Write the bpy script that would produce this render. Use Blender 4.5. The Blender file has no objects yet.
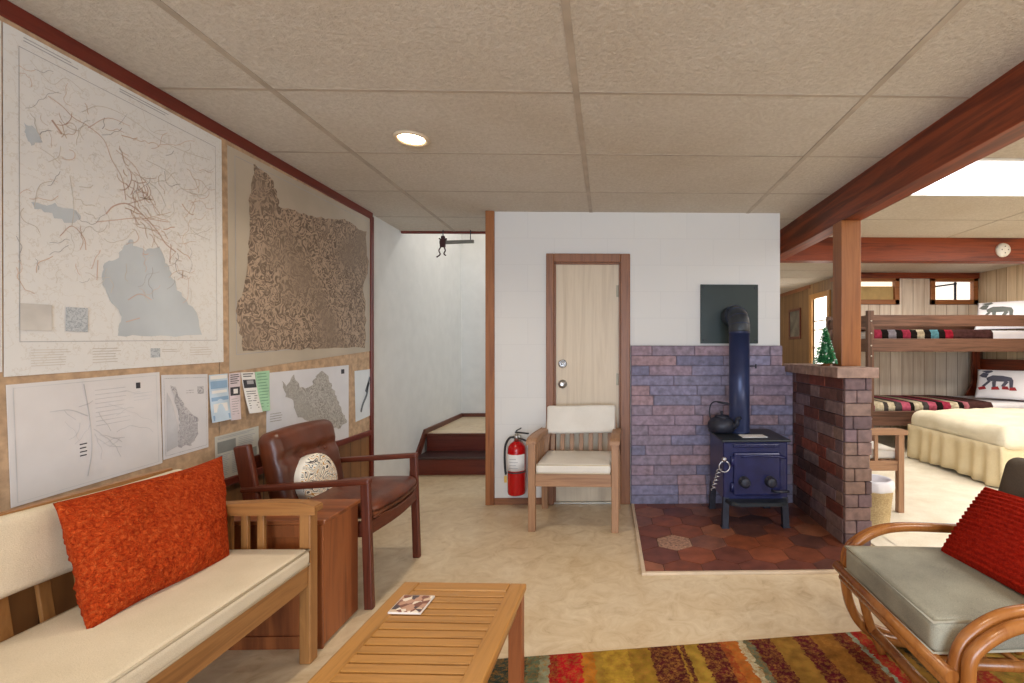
import bpy, bmesh, math, random
from mathutils import Vector, Matrix, noise
random.seed(7)
PI = math.pi
scene = bpy.context.scene
COL = scene.collection

# ------------------------------------------------------------------ helpers
def lin(h):
    h = h.lstrip('#')
    c = [int(h[i:i+2], 16)/255 for i in (0, 2, 4)]
    return tuple(x/12.92 if x <= .04045 else ((x+.055)/1.055)**2.4 for x in c) + (1,)

def newmat(name):
    m = bpy.data.materials.new(name); m.use_nodes = True
    nt = m.node_tree
    return m, nt, nt.nodes['Principled BSDF']

def N(nt, typ, **kw):
    n = nt.nodes.new(typ)
    for k, v in kw.items():
        if k in n.inputs.keys(): n.inputs[k].default_value = v
        else: setattr(n, k, v)
    return n

def coords(nt, scale=(1, 1, 1), rot=(0, 0, 0), loc=(0, 0, 0)):
    tc = N(nt, 'ShaderNodeTexCoord'); mp = N(nt, 'ShaderNodeMapping')
    mp.inputs['Scale'].default_value = scale; mp.inputs['Rotation'].default_value = rot; mp.inputs['Location'].default_value = loc
    nt.links.new(tc.outputs['Object'], mp.inputs['Vector'])
    return mp.outputs['Vector']

def ramp(nt, fac, stops, interp='LINEAR'):
    r = N(nt, 'ShaderNodeValToRGB'); e = r.color_ramp; e.interpolation = interp
    while len(e.elements) < len(stops): e.elements.new(.5)
    for el, (p, c) in zip(e.elements, stops):
        el.position = p; el.color = lin(c) if isinstance(c, str) else c
    nt.links.new(fac, r.inputs['Fac'])
    return r.outputs['Color']

def bump(nt, b, h, strength=.3, dist=.01):
    n = N(nt, 'ShaderNodeBump'); n.inputs['Strength'].default_value = strength; n.inputs['Distance'].default_value = dist
    nt.links.new(h, n.inputs['Height']); nt.links.new(n.outputs['Normal'], b.inputs['Normal'])

def plain(name, c, rough=.6, metal=0, var=.08, vscale=8, bumps=0, bscale=200, spec=.5):
    """one colour with a little procedural variation"""
    m, nt, b = newmat(name)
    v = coords(nt)
    t = N(nt, 'ShaderNodeTexNoise', Scale=vscale, Detail=4); nt.links.new(v, t.inputs['Vector'])
    base = lin(c); lo = tuple(x*(1-var*2) for x in base[:3])+(1,); hi = tuple(min(1, x*(1+var*2)) for x in base[:3])+(1,)
    col = ramp(nt, t.outputs['Fac'], [(.3, lo), (.7, hi)])
    nt.links.new(col, b.inputs['Base Color'])
    b.inputs['Roughness'].default_value = rough; b.inputs['Metallic'].default_value = metal
    b.inputs['Specular IOR Level'].default_value = spec
    if bumps:
        t2 = N(nt, 'ShaderNodeTexNoise', Scale=bscale, Detail=3); nt.links.new(v, t2.inputs['Vector'])
        bump(nt, b, t2.outputs['Fac'], bumps, .004)
    return m

def wood(name, c1, c2, axis='x', scale=1.0, rough=.45, dark=None):
    m, nt, b = newmat(name)
    s = [26*scale]*3; s['xyz'.index(axis)] = 1.6*scale
    v = coords(nt, s)
    t = N(nt, 'ShaderNodeTexNoise', Scale=1.0, Detail=6, Roughness=.62, Distortion=.6); nt.links.new(v, t.inputs['Vector'])
    stops = [(.28, c1), (.5, c2), (.72, c1)]
    if dark: stops = [(.22, dark), (.4, c1), (.58, c2), (.78, c1)]
    col = ramp(nt, t.outputs['Fac'], stops)
    nt.links.new(col, b.inputs['Base Color'])
    b.inputs['Roughness'].default_value = rough
    bump(nt, b, t.outputs['Fac'], .12, .004)
    return m

def emit(name, c, strength):
    m, nt, b = newmat(name)
    b.inputs['Base Color'].default_value = lin(c)
    b.inputs['Emission Color'].default_value = lin(c); b.inputs['Emission Strength'].default_value = strength
    return m

def obj(name, bm, mats, parent=None, loc=(0, 0, 0), recalc=True):
    if recalc: bmesh.ops.recalc_face_normals(bm, faces=bm.faces)
    me = bpy.data.meshes.new(name); bm.to_mesh(me); bm.free()
    for m in (mats if isinstance(mats, (list, tuple)) else [mats]): me.materials.append(m)
    o = bpy.data.objects.new(name, me); COL.objects.link(o); o.location = loc
    if parent: o.parent = parent
    return o

def tag(o, label=None, cat=None, group=None, kind=None):
    if label: o['label'] = label
    if cat: o['category'] = cat
    if group: o['group'] = group
    if kind: o['kind'] = kind
    return o

def thing(name, label, cat, loc=(0, 0, 0), rz=0, group=None):
    o = bpy.data.objects.new(name, None); COL.objects.link(o); o.empty_display_size = .1
    o.location = loc; o.rotation_euler = (0, 0, rz)
    return tag(o, label, cat, group)

def struct(name, bm, mats, parent=None, loc=(0, 0, 0)):
    o = obj(name, bm, mats, parent, loc)
    if not parent: o['kind'] = 'structure'
    return o

def copy_tree(o, parent=None):
    c = o.copy(); COL.objects.link(c)
    if parent: c.parent = parent
    for ch in o.children: copy_tree(ch, c)
    return c

def B(): return bmesh.new()

def finish(bm, verts, M=None, mi=0, smooth=False):
    if M is not None: bmesh.ops.transform(bm, matrix=M, verts=verts)
    for f in {f for v in verts for f in v.link_faces}:
        f.material_index = mi; f.smooth = smooth

def box(bm, x0, x1, y0, y1, z0, z1, bev=.003, M=None, mi=0, seg=2):
    r = bmesh.ops.create_cube(bm, size=1)
    vs = r['verts']
    bmesh.ops.transform(bm, matrix=Matrix.Translation(((x0+x1)/2, (y0+y1)/2, (z0+z1)/2)) @ Matrix.Diagonal((abs(x1-x0), abs(y1-y0), abs(z1-z0), 1)), verts=vs)
    if bev:
        bev = min(bev, .45*min(abs(x1-x0), abs(y1-y0), abs(z1-z0)))
        es = list({e for v in vs for e in v.link_edges})
        g = bmesh.ops.bevel(bm, geom=es, offset=bev, segments=seg, affect='EDGES', profile=.5)
        vs = list({v for f in g['faces'] for v in f.verts})
        seen = set(vs); st = list(vs)
        while st:
            v = st.pop()
            for e in v.link_edges:
                w = e.other_vert(v)
                if w not in seen: seen.add(w); st.append(w)
        vs = list(seen)
    finish(bm, vs, M, mi)
    return vs

def bar(bm, p0, p1, w, h, bev=.003, up=(0, 0, 1), mi=0):
    """box along p0-p1, w wide sideways, h tall along up"""
    p0, p1 = Vector(p0), Vector(p1); d = p1-p0; L = d.length; z = d.normalized()
    u = Vector(up); x = u.cross(z)
    if x.length < 1e-4: x = Vector((1, 0, 0)).cross(z)
    x.normalize(); y = z.cross(x)
    M = Matrix((x, y, z)).transposed().to_4x4(); M.translation = (p0+p1)/2
    return box(bm, -w/2, w/2, -h/2, h/2, -L/2, L/2, bev, M, mi)

def catmull(pts, n=8, closed=False):
    P = [Vector(p) for p in pts]; out = []
    k = len(P)
    for i in range(k if closed else k-1):
        a = P[(i-1) % k] if closed or i > 0 else P[0]*2-P[1]
        b = P[i]; c = P[(i+1) % k]
        d = P[(i+2) % k] if closed or i+2 < k else P[-1]*2-P[-2]
        for j in range(n):
            t = j/n
            out.append(.5*((2*b)+(c-a)*t+(2*a-5*b+4*c-d)*t*t+(3*b-a-3*c+d)*t**3))
    if not closed: out.append(P[-1])
    return out

def tube(bm, pts, r, seg=10, closed=False, n=0, mi=0, caps=True):
    P = catmull(pts, n, closed) if n else [Vector(p) for p in pts]
    k = len(P); rings = []; prev = None
    for i, p in enumerate(P):
        t = (P[(i+1) % k]-P[i-1]) if closed else (P[min(i+1, k-1)]-P[max(i-1, 0)])
        if t.length < 1e-9: t = Vector((0, 0, 1))
        t.normalize()
        if prev is None:
            a = Vector((0, 0, 1)) if abs(t.z) < .9 else Vector((1, 0, 0))
            u = t.cross(a).normalized()
        else:
            u = (prev-t*prev.dot(t)).normalized()
        prev = u; w = t.cross(u)
        rr = r(i/(k-1)) if callable(r) else r
        rings.append([bm.verts.new(p+(u*math.cos(2*PI*j/seg)+w*math.sin(2*PI*j/seg))*rr) for j in range(seg)])
    for i in range(k if closed else k-1):
        A, C = rings[i], rings[(i+1) % k]
        for j in range(seg):
            f = bm.faces.new((A[j], A[(j+1) % seg], C[(j+1) % seg], C[j])); f.smooth = True; f.material_index = mi
    if not closed and caps:
        for R in (rings[0], rings[-1]):
            f = bm.faces.new(R); f.material_index = mi
    return rings

def lathe(bm, prof, seg=24, c=(0, 0, 0), M=None, mi=0, smooth=True):
    rings = []; vs = []
    for r, z in prof:
        ring = [bm.verts.new((c[0]+r*math.cos(2*PI*j/seg), c[1]+r*math.sin(2*PI*j/seg), c[2]+z)) for j in range(seg)]
        rings.append(ring); vs += ring
    for A, C in zip(rings, rings[1:]):
        for j in range(seg):
            f = bm.faces.new((A[j], A[(j+1) % seg], C[(j+1) % seg], C[j])); f.smooth = smooth; f.material_index = mi
    for R, (r, z) in ((rings[0], prof[0]), (rings[-1], prof[-1])):
        f = bm.faces.new(R); f.material_index = mi
    if M is not None: bmesh.ops.transform(bm, matrix=M, verts=vs)
    return vs

def prism(bm, poly, h, M=None, mi=0):
    """poly in xy, extruded by h along z, then M"""
    a = [bm.verts.new((x, y, 0)) for x, y in poly]; b = [bm.verts.new((x, y, h)) for x, y in poly]
    k = len(poly)
    fs = [bm.faces.new(a), bm.faces.new(b)]+[bm.faces.new((a[i], a[(i+1) % k], b[(i+1) % k], b[i])) for i in range(k)]
    for f in fs: f.material_index = mi
    if M is not None: bmesh.ops.transform(bm, matrix=M, verts=a+b)
    return a+b

def rbox(bm, sx, sy, sz, r, n=10, fn=None, M=None, mi=0, rx=None):
    """box with soft rounded edges on a grid; fn(p) may displace"""
    def line(s):
        h = s/2; e = [0, .12, .29, .5, .74, 1]
        lo = [-h+r*t for t in e]; hi = [h-r*t for t in reversed(e)]
        mid = [-(h-r)+2*(h-r)*i/n for i in range(1, n)] if h > r*1.02 else []
        return lo+mid+hi
    lx, ly, lz = line(sx), line(sy), line(sz)
    def key(p): return (round(p[0], 5), round(p[1], 5), round(p[2], 5))
    V = {}
    def vert(p):
        k = key(p)
        if k not in V:
            q = Vector(p); hx, hy, hz = sx/2-r, sy/2-r, sz/2-r
            inn = Vector((max(-hx, min(hx, q.x)), max(-hy, min(hy, q.y)), max(-hz, min(hz, q.z))))
            d = q-inn
            if d.length > 1e-9: q = inn+d.normalized()*min(r, max(abs(d.x), abs(d.y), abs(d.z)))
            V[k] = bm.verts.new(q)
        return V[k]
    def grid(A, C, mk):
        for i in range(len(A)-1):
            for j in range(len(C)-1):
                q = [vert(mk(A[i], C[j])), vert(mk(A[i+1], C[j])), vert(mk(A[i+1], C[j+1])), vert(mk(A[i], C[j+1]))]
                if len(set(q)) == 4:
                    try:
                        f = bm.faces.new(q); f.smooth = True; f.material_index = mi
                    except ValueError: pass
    for s in (-1, 1):
        grid(lx, ly, lambda a, c: (a, c, s*sz/2)); grid(lx, lz, lambda a, c: (a, s*sy/2, c)); grid(ly, lz, lambda a, c: (s*sx/2, a, c))
    vs = list(V.values())
    if fn:
        for v in vs: v.co = fn(v.co.copy())
    if M is not None: bmesh.ops.transform(bm, matrix=M, verts=vs)
    return vs

def pillow_mesh(bm, w, h, t, n=30, pinch=.07, fn=None, M=None, mi=0, p=2.6):
    """throw pillow in xz (face normals +-y)"""
    vs = []; G = {}
    for s in (-1, 1):
        for i in range(n+1):
            for j in range(n+1):
                u = -1+2*i/n; v = -1+2*j/n
                edge = i in (0, n) or j in (0, n)
                if edge and s == 1: G[(s, i, j)] = G[(-1, i, j)]; continue
                th = t/2*(max(0, 1-abs(u)**p)*max(0, 1-abs(v)**p))**.55
                x = u*w/2*(1-pinch*(1-v*v)*.0-pinch*(1-v*v)*abs(u)**3)
                z = v*h/2*(1-pinch*(1-u*u)*abs(v)**3)
                q = Vector((x, s*th, z))
                if fn: q = fn(q, u, v, s)
                G[(s, i, j)] = bm.verts.new(q); vs.append(G[(s, i, j)])
    for s in (-1, 1):
        for i in range(n):
            for j in range(n):
                f = bm.faces.new((G[(s, i, j)], G[(s, i+1, j)], G[(s, i+1, j+1)], G[(s, i, j+1)])); f.smooth = True; f.material_index = mi
    if M is not None: bmesh.ops.transform(bm, matrix=M, verts=vs)
    return vs

def frame_axes(o, x, y, z):
    M = Matrix((Vector(x).normalized(), Vector(y).normalized(), Vector(z).normalized())).transposed().to_4x4()
    M.translation = o
    return M

T = Matrix.Translation
def R(a, ax): return Matrix.Rotation(a, 4, ax)

# ------------------------------------------------------------------ camera
F, CX, CY, CZ, YAW = 470.0, 617.4, 350.0, 1.176, math.radians(1.2)
cam = bpy.data.cameras.new('camera'); cam.sensor_width = 36; cam.lens = F/1024*36
cam.shift_x = (512-CX)/1024; cam.shift_y = (CY-341.5)/1024; cam.clip_start = .02
co = bpy.data.objects.new('camera', cam); COL.objects.link(co)
co.location = (0, 0, CZ); co.rotation_euler = (PI/2, 0, -YAW); scene.camera = co

def on_wall(px, py, X=-1.81):
    """survey of the left wall: where a sighting of the photograph meets the wall plane, as (y, z)"""
    a = (px-CX)/F; b = (CY-py)/F; c, s = math.cos(YAW), math.sin(YAW)
    t = X/(a*c+s)
    return (t*(c-a*s), CZ+t*b)

CEIL = 2.231
# ------------------------------------------------------------------ materials
M_ = {}
def ceil_mat():
    m, nt, b = newmat('ceiling_tile')
    v = coords(nt)
    t = N(nt, 'ShaderNodeTexNoise', Scale=55, Detail=5, Roughness=.7); nt.links.new(v, t.inputs['Vector'])
    t2 = N(nt, 'ShaderNodeTexNoise', Scale=1.1, Detail=3); nt.links.new(v, t2.inputs['Vector'])
    c1 = ramp(nt, t.outputs['Fac'], [(.3, '#c1b9ad'), (.55, '#cec7bc'), (.75, '#d9d3c9')])
    c2 = ramp(nt, t2.outputs['Fac'], [(.3, '#ebe4da'), (.7, '#ffffff')])
    mx = N(nt, 'ShaderNodeMixRGB', blend_type='MULTIPLY'); mx.inputs[0].default_value = .8
    nt.links.new(c1, mx.inputs[1]); nt.links.new(c2, mx.inputs[2]); nt.links.new(mx.outputs[0], b.inputs['Base Color'])
    b.inputs['Roughness'].default_value = .9
    bump(nt, b, t.outputs['Fac'], .8, .012)
    return m
def paint_block():
    m, nt, b = newmat('painted_block')
    tc = N(nt, 'ShaderNodeTexCoord'); sp = N(nt, 'ShaderNodeSeparateXYZ'); cb = N(nt, 'ShaderNodeCombineXYZ')
    nt.links.new(tc.outputs['Object'], sp.inputs[0]); nt.links.new(sp.outputs['X'], cb.inputs['X']); nt.links.new(sp.outputs['Z'], cb.inputs['Y'])
    br = N(nt, 'ShaderNodeTexBrick', Scale=1.0); nt.links.new(cb.outputs[0], br.inputs['Vector'])
    for k, val in (('Mortar Size', .004), ('Brick Width', .406), ('Row Height', .203), ('Mortar Smooth', .6)): br.inputs[k].default_value = val
    br.inputs['Color1'].default_value = lin('#d6d4d0'); br.inputs['Color2'].default_value = lin('#d4d2cf'); br.inputs['Mortar'].default_value = lin('#d0cecb')
    nt.links.new(br.outputs['Color'], b.inputs['Base Color']); b.inputs['Roughness'].default_value = .55
    t = N(nt, 'ShaderNodeTexNoise', Scale=90, Detail=3); nt.links.new(tc.outputs['Object'], t.inputs['Vector'])
    ad = N(nt, 'ShaderNodeMath', operation='MULTIPLY_ADD'); nt.links.new(t.outputs['Fac'], ad.inputs[0]); ad.inputs[1].default_value = .15
    iv = N(nt, 'ShaderNodeMath', operation='SUBTRACT'); iv.inputs[0].default_value = 1; nt.links.new(br.outputs['Fac'], iv.inputs[1])
    nt.links.new(iv.outputs[0], ad.inputs[2]); bump(nt, b, ad.outputs[0], .1, .003)
    return m
def panel_mat(name, c1, c2, groove, axis='X', pitch=.13, rough=.5):
    m, nt, b = newmat(name)
    tc = N(nt, 'ShaderNodeTexCoord'); sp = N(nt, 'ShaderNodeSeparateXYZ'); nt.links.new(tc.outputs['Object'], sp.inputs[0])
    sc = N(nt, 'ShaderNodeMath', operation='DIVIDE'); nt.links.new(sp.outputs[axis], sc.inputs[0]); sc.inputs[1].default_value = pitch
    fl = N(nt, 'ShaderNodeMath', operation='FLOOR'); nt.links.new(sc.outputs[0], fl.inputs[0])
    fr = N(nt, 'ShaderNodeMath', operation='FRACT'); nt.links.new(sc.outputs[0], fr.inputs[0])
    wn = N(nt, 'ShaderNodeTexWhiteNoise', noise_dimensions='1D'); nt.links.new(fl.outputs[0], wn.inputs['W'])
    s = [22, 22, 1.6]
    mp = N(nt, 'ShaderNodeMapping'); mp.inputs['Scale'].default_value = s; nt.links.new(tc.outputs['Object'], mp.inputs['Vector'])
    ofs = N(nt, 'ShaderNodeVectorMath', operation='ADD'); nt.links.new(mp.outputs[0], ofs.inputs[0])
    sc2 = N(nt, 'ShaderNodeVectorMath', operation='SCALE'); nt.links.new(wn.outputs['Color'], sc2.inputs[0]); sc2.inputs['Scale'].default_value = 20
    nt.links.new(sc2.outputs[0], ofs.inputs[1])
    t = N(nt, 'ShaderNodeTexNoise', Scale=1, Detail=5, Distortion=.8); nt.links.new(ofs.outputs[0], t.inputs['Vector'])
    col = ramp(nt, t.outputs['Fac'], [(.25, c1), (.6, c2)])
    tone = ramp(nt, wn.outputs['Value'], [(0, '#d2ccc6'), (1, '#ffffff')])
    mx = N(nt, 'ShaderNodeMixRGB', blend_type='MULTIPLY'); mx.inputs[0].default_value = .8
    nt.links.new(col, mx.inputs[1]); nt.links.new(tone, mx.inputs[2])
    lt = N(nt, 'ShaderNodeMath', operation='LESS_THAN'); nt.links.new(fr.outputs[0], lt.inputs[0]); lt.inputs[1].default_value = .05
    m2 = N(nt, 'ShaderNodeMixRGB'); nt.links.new(lt.outputs[0], m2.inputs[0]); nt.links.new(mx.outputs[0], m2.inputs[1]); m2.inputs[2].default_value = lin(groove)
    nt.links.new(m2.outputs[0], b.inputs['Base Color']); b.inputs['Roughness'].default_value = rough
    iv = N(nt, 'ShaderNodeMath', operation='SUBTRACT'); iv.inputs[0].default_value = 1; nt.links.new(lt.outputs[0], iv.inputs[1])
    bump(nt, b, iv.outputs[0], .5, .004)
    return m
def floor_mat():
    m, nt, b = newmat('mottled_vinyl')
    v = coords(nt)
    t = N(nt, 'ShaderNodeTexNoise', Scale=9, Detail=8, Roughness=.7, Distortion=1.2); nt.links.new(v, t.inputs['Vector'])
    t2 = N(nt, 'ShaderNodeTexNoise', Scale=2.2, Detail=4); nt.links.new(v, t2.inputs['Vector'])
    c1 = ramp(nt, t.outputs['Fac'], [(.28, '#b39d7e'), (.42, '#cab698'), (.58, '#d5c4a8'), (.75, '#dfd1b8')])
    c2 = ramp(nt, t2.outputs['Fac'], [(.3, '#efe4d2'), (.7, '#ffffff')])
    mx = N(nt, 'ShaderNodeMixRGB', blend_type='MULTIPLY'); mx.inputs[0].default_value = .7
    nt.links.new(c1, mx.inputs[1]); nt.links.new(c2, mx.inputs[2]); nt.links.new(mx.outputs[0], b.inputs['Base Color'])
    b.inputs['Roughness'].default_value = .42
    bump(nt, b, t.outputs['Fac'], .06, .003)
    return m
def leather_mat():
    m, nt, b = newmat('brown_leather')
    v = coords(nt)
    t = N(nt, 'ShaderNodeTexNoise', Scale=7, Detail=5); nt.links.new(v, t.inputs['Vector'])
    t2 = N(nt, 'ShaderNodeTexVoronoi', Scale=160); nt.links.new(v, t2.inputs['Vector'])
    nt.links.new(ramp(nt, t.outputs['Fac'], [(.3, '#48200f'), (.6, '#643018'), (.8, '#7a4026')]), b.inputs['Base Color'])
    b.inputs['Roughness'].default_value = .36
    bump(nt, b, t2.outputs['Distance'], .18, .002)
    return m
def fabric(name, c1, c2, scale=320, rough=.9, b_=.4):
    m, nt, b = newmat(name)
    v = coords(nt)
    t = N(nt, 'ShaderNodeTexNoise', Scale=scale, Detail=2); nt.links.new(v, t.inputs['Vector'])
    t2 = N(nt, 'ShaderNodeTexNoise', Scale=6, Detail=3); nt.links.new(v, t2.inputs['Vector'])
    a = N(nt, 'ShaderNodeMath', operation='ADD'); nt.links.new(t.outputs['Fac'], a.inputs[0]); nt.links.new(t2.outputs['Fac'], a.inputs[1])
    h = N(nt, 'ShaderNodeMath', operation='MULTIPLY'); nt.links.new(a.outputs[0], h.inputs[0]); h.inputs[1].default_value = .5
    nt.links.new(ramp(nt, h.outputs[0], [(.36, c1), (.64, c2)]), b.inputs['Base Color'])
    b.inputs['Roughness'].default_value = rough; b.inputs['Specular IOR Level'].default_value = .2
    bump(nt, b, t.outputs['Fac'], b_, .003)
    return m
def paper_map(name, base, line, sc=6, freq=14, w=.07, speck=0):
    """printed sheet with faint contour lines"""
    m, nt, b = newmat(name)
    v = coords(nt)
    t = N(nt, 'ShaderNodeTexNoise', Scale=sc, Detail=6, Roughness=.6); nt.links.new(v, t.inputs['Vector'])
    mu = N(nt, 'ShaderNodeMath', operation='MULTIPLY'); nt.links.new(t.outputs['Fac'], mu.inputs[0]); mu.inputs[1].default_value = freq
    fr = N(nt, 'ShaderNodeMath', operation='FRACT'); nt.links.new(mu.outputs[0], fr.inputs[0])
    col = ramp(nt, fr.outputs[0], [(0, line), (w, base), (1-w, base), (1, line)])
    nt.links.new(col, b.inputs['Base Color']); b.inputs['Roughness'].default_value = .5
    return m
def relief_mat(name, hi, mid, lo, sc=17):
    m, nt, b = newmat(name)
    v = coords(nt)
    t = N(nt, 'ShaderNodeTexNoise', Scale=sc, Detail=2, Distortion=1.4); nt.links.new(v, t.inputs['Vector'])
    mu = N(nt, 'ShaderNodeMath', operation='MULTIPLY'); nt.links.new(t.outputs['Fac'], mu.inputs[0]); mu.inputs[1].default_value = 5
    pp = N(nt, 'ShaderNodeMath', operation='PINGPONG'); nt.links.new(mu.outputs[0], pp.inputs[0]); pp.inputs[1].default_value = .5
    sp = N(nt, 'ShaderNodeSeparateXYZ'); nt.links.new(v, sp.inputs[0])
    t3 = N(nt, 'ShaderNodeTexNoise', Scale=2.2, Detail=3); nt.links.new(v, t3.inputs['Vector'])
    c1 = ramp(nt, pp.outputs[0], [(.02, lo), (.22, mid), (.46, hi)])
    g = ramp(nt, t3.outputs['Fac'], [(.48, (0, 0, 0, 1)), (.66, (.8, .8, .8, 1))])
    mx = N(nt, 'ShaderNodeMixRGB'); nt.links.new(g, mx.inputs[0]); nt.links.new(c1, mx.inputs[1]); mx.inputs[2].default_value = lin(mid)
    nt.links.new(mx.outputs[0], b.inputs['Base Color']); b.inputs['Roughness'].default_value = .8
    bump(nt, b, pp.outputs[0], .5, .004)
    return m
def stripes(name, axis, lo, hi, stops, rough=.95, wob=.02, spec_noise=60, fleck=None):
    m, nt, b = newmat(name)
    tc = N(nt, 'ShaderNodeTexCoord'); sp = N(nt, 'ShaderNodeSeparateXYZ'); nt.links.new(tc.outputs['Object'], sp.inputs[0])
    t = N(nt, 'ShaderNodeTexNoise', Scale=spec_noise, Detail=3); nt.links.new(tc.outputs['Object'], t.inputs['Vector'])
    mr = N(nt, 'ShaderNodeMapRange'); nt.links.new(sp.outputs[axis], mr.inputs['Value']); mr.inputs['From Min'].default_value = lo; mr.inputs['From Max'].default_value = hi
    ma = N(nt, 'ShaderNodeMath', operation='MULTIPLY_ADD'); nt.links.new(t.outputs['Fac'], ma.inputs[0]); ma.inputs[1].default_value = wob; nt.links.new(mr.outputs[0], ma.inputs[2])
    sb = N(nt, 'ShaderNodeMath', operation='SUBTRACT'); nt.links.new(ma.outputs[0], sb.inputs[0]); sb.inputs[1].default_value = wob/2
    col = ramp(nt, sb.outputs[0], stops, 'CONSTANT')
    t2 = N(nt, 'ShaderNodeTexNoise', Scale=25, Detail=6); nt.links.new(tc.outputs['Object'], t2.inputs['Vector'])
    tone = ramp(nt, t2.outputs['Fac'], [(.3, '#b0a79c'), (.65, '#ffffff')])
    if fleck:
        t5 = N(nt, 'ShaderNodeTexNoise', Scale=70, Detail=5, Roughness=.8); nt.links.new(tc.outputs['Object'], t5.inputs['Vector'])
        f5 = ramp(nt, t5.outputs['Fac'], [(.46, (0, 0, 0, 1)), (.62, (.75, .75, .75, 1))])
        m5 = N(nt, 'ShaderNodeMixRGB'); nt.links.new(f5, m5.inputs[0]); nt.links.new(col, m5.inputs[1]); m5.inputs[2].default_value = lin(fleck); col = m5.outputs[0]
    mx = N(nt, 'ShaderNodeMixRGB', blend_type='MULTIPLY'); mx.inputs[0].default_value = .8
    nt.links.new(col, mx.inputs[1]); nt.links.new(tone, mx.inputs[2]); nt.links.new(mx.outputs[0], b.inputs['Base Color'])
    b.inputs['Roughness'].default_value = rough; b.inputs['Specular IOR Level'].default_value = .15
    t4 = N(nt, 'ShaderNodeTexNoise', Scale=260, Detail=2); nt.links.new(tc.outputs['Object'], t4.inputs['Vector']); bump(nt, b, t4.outputs['Fac'], .4, .004)
    return m
def shag_mat(name, c1, c2, c3):
    m, nt, b = newmat(name)
    v = coords(nt)
    t = N(nt, 'ShaderNodeTexNoise', Scale=95, Detail=4, Roughness=.7, Distortion=.6); nt.links.new(v, t.inputs['Vector'])
    nt.links.new(ramp(nt, t.outputs['Fac'], [(.3, c1), (.5, c2), (.7, c3)]), b.inputs['Base Color'])
    b.inputs['Roughness'].default_value = .95; b.inputs['Specular IOR Level'].default_value = .1
    bump(nt, b, t.outputs['Fac'], 1.0, .02)
    return m
def floral_mat():
    m, nt, b = newmat('floral_print')
    v = coords(nt)
    t = N(nt, 'ShaderNodeTexNoise', Scale=9, Detail=0.3, Distortion=2.4); nt.links.new(v, t.inputs['Vector'])
    mu = N(nt, 'ShaderNodeMath', operation='MULTIPLY'); nt.links.new(t.outputs['Fac'], mu.inputs[0]); mu.inputs[1].default_value = 6
    fr = N(nt, 'ShaderNodeMath', operation='FRACT'); nt.links.new(mu.outputs[0], fr.inputs[0])
    col = ramp(nt, fr.outputs[0], [(0, '#2b2630'), (.13, '#efe9da'), (.38, '#b9862a'), (.52, '#f3eee2'), (.66, '#77828c'), (.72, '#f1ead9'), (.88, '#3a3238'), (.95, '#efe9dc')], 'CONSTANT')
    nt.links.new(col, b.inputs['Base Color']); b.inputs['Roughness'].default_value = .85
    return m

M_['ceil'] = ceil_mat(); M_['grid'] = plain('ceiling_grid', '#aca091', .6)
M_['block'] = paint_block()
M_['white'] = plain('white_paint', '#d3d1cd', .6, var=.02, bumps=.1)
M_['cork'] = plain('tan_board', '#b79a7c', .8, var=.12, vscale=30, bumps=.2)
M_['panel_l'] = panel_mat('brown_panelling', '#6f4a2a', '#8a6038', '#3a2413', 'Y', .14)
M_['panel_f'] = panel_mat('pale_panelling', '#d3bfa9', '#ecdfcd', '#947b66', 'X', .155)
M_['panel_fy'] = panel_mat('pale_panelling_side', '#c9ad8b', '#e3cda9', '#8a6d4d', 'Y', .155)
M_['panel_h'] = panel_mat('brown_panelling_hall', '#6f5438', '#8c6c46', '#3c2a1a', 'Y', .2)
M_['floor'] = floor_mat()
M_['carpet'] = fabric('cream_carpet', '#d6ccb6', '#ece4d2', 240, .95, .5)
for ax in 'xyz':
    M_['teak'+ax] = wood('teak_'+ax, '#7c5129', '#9f6f3e', ax, 1.3, .42)
    M_['weathered'+ax] = wood('weathered_teak_'+ax, '#866248', '#a67e5e', ax, 1.3, .5)  # teak paled and greyed to show daylight on the armchair
    M_['honey'+ax] = wood('honey_oak_'+ax, '#8d6029', '#ae7c3e', ax, 1.2, .38)
    M_['red'+ax] = wood('redwood_'+ax, '#5f230e', '#8b3d1b', ax, .8, .42, '#34130a')
    M_['walnut'+ax] = wood('walnut_'+ax, '#42190c', '#612c1a', ax, 1.4, .38)
    M_['frame'+ax] = wood('brown_casing_'+ax, '#6d4026', '#8b5a39', ax, 1.2, .45)
    M_['bunk'+ax] = wood('dark_pine_'+ax, '#4a2e1f', '#684737', ax, 1.0, .5, '#352017')
    M_['crate'+ax] = wood('cherry_plywood_'+ax, '#6f3a1c', '#96562d', ax, .5, .42, '#4a2410')
    M_['post'+ax] = wood('fir_post_'+ax, '#77421d', '#9a5f30', ax, .9, .45)
M_['trimred'] = wood('oxblood_trim', '#541a10', '#6c2517', 'y', 1, .4)
M_['doorw'] = wood('birch_door', '#bba78d', '#d0bfa6', 'z', .5, .45)
M_['metal'] = plain('brushed_nickel', '#b9b6ae', .3, 1, .03)
M_['hinge'] = plain('hinge_steel', '#8f8675', .5, .6, .03)
M_['chrome'] = plain('chrome', '#b9b9bb', .34, 1, .02)
M_['black'] = plain('black_rubber', '#17171b', .5)
M_['stove'] = plain('daylit_black_enamel', '#20244f', .3, .1, .12, 20, .06, 120)  # black stove; the blue daylight on it is mixed into this colour
M_['stovetop'] = plain('iron_top', '#2b3036', .42, .3, .1, 20)
M_['pipe'] = plain('stove_pipe_steel', '#2f395c', .36, .3, .08, 6)
M_['plate'] = plain('dark_green_plate', '#1c2724', .38, .2, .08, 6)
M_['iron'] = plain('cast_iron', '#2c2e3a', .5, .3, .15, 30, .15, 150)
M_['cream'] = fabric('cream_canvas', '#cbbda4', '#dccfb8', 380)
M_['creampipe'] = fabric('cream_piping', '#bfb198', '#cdbfa6', 380)
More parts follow.
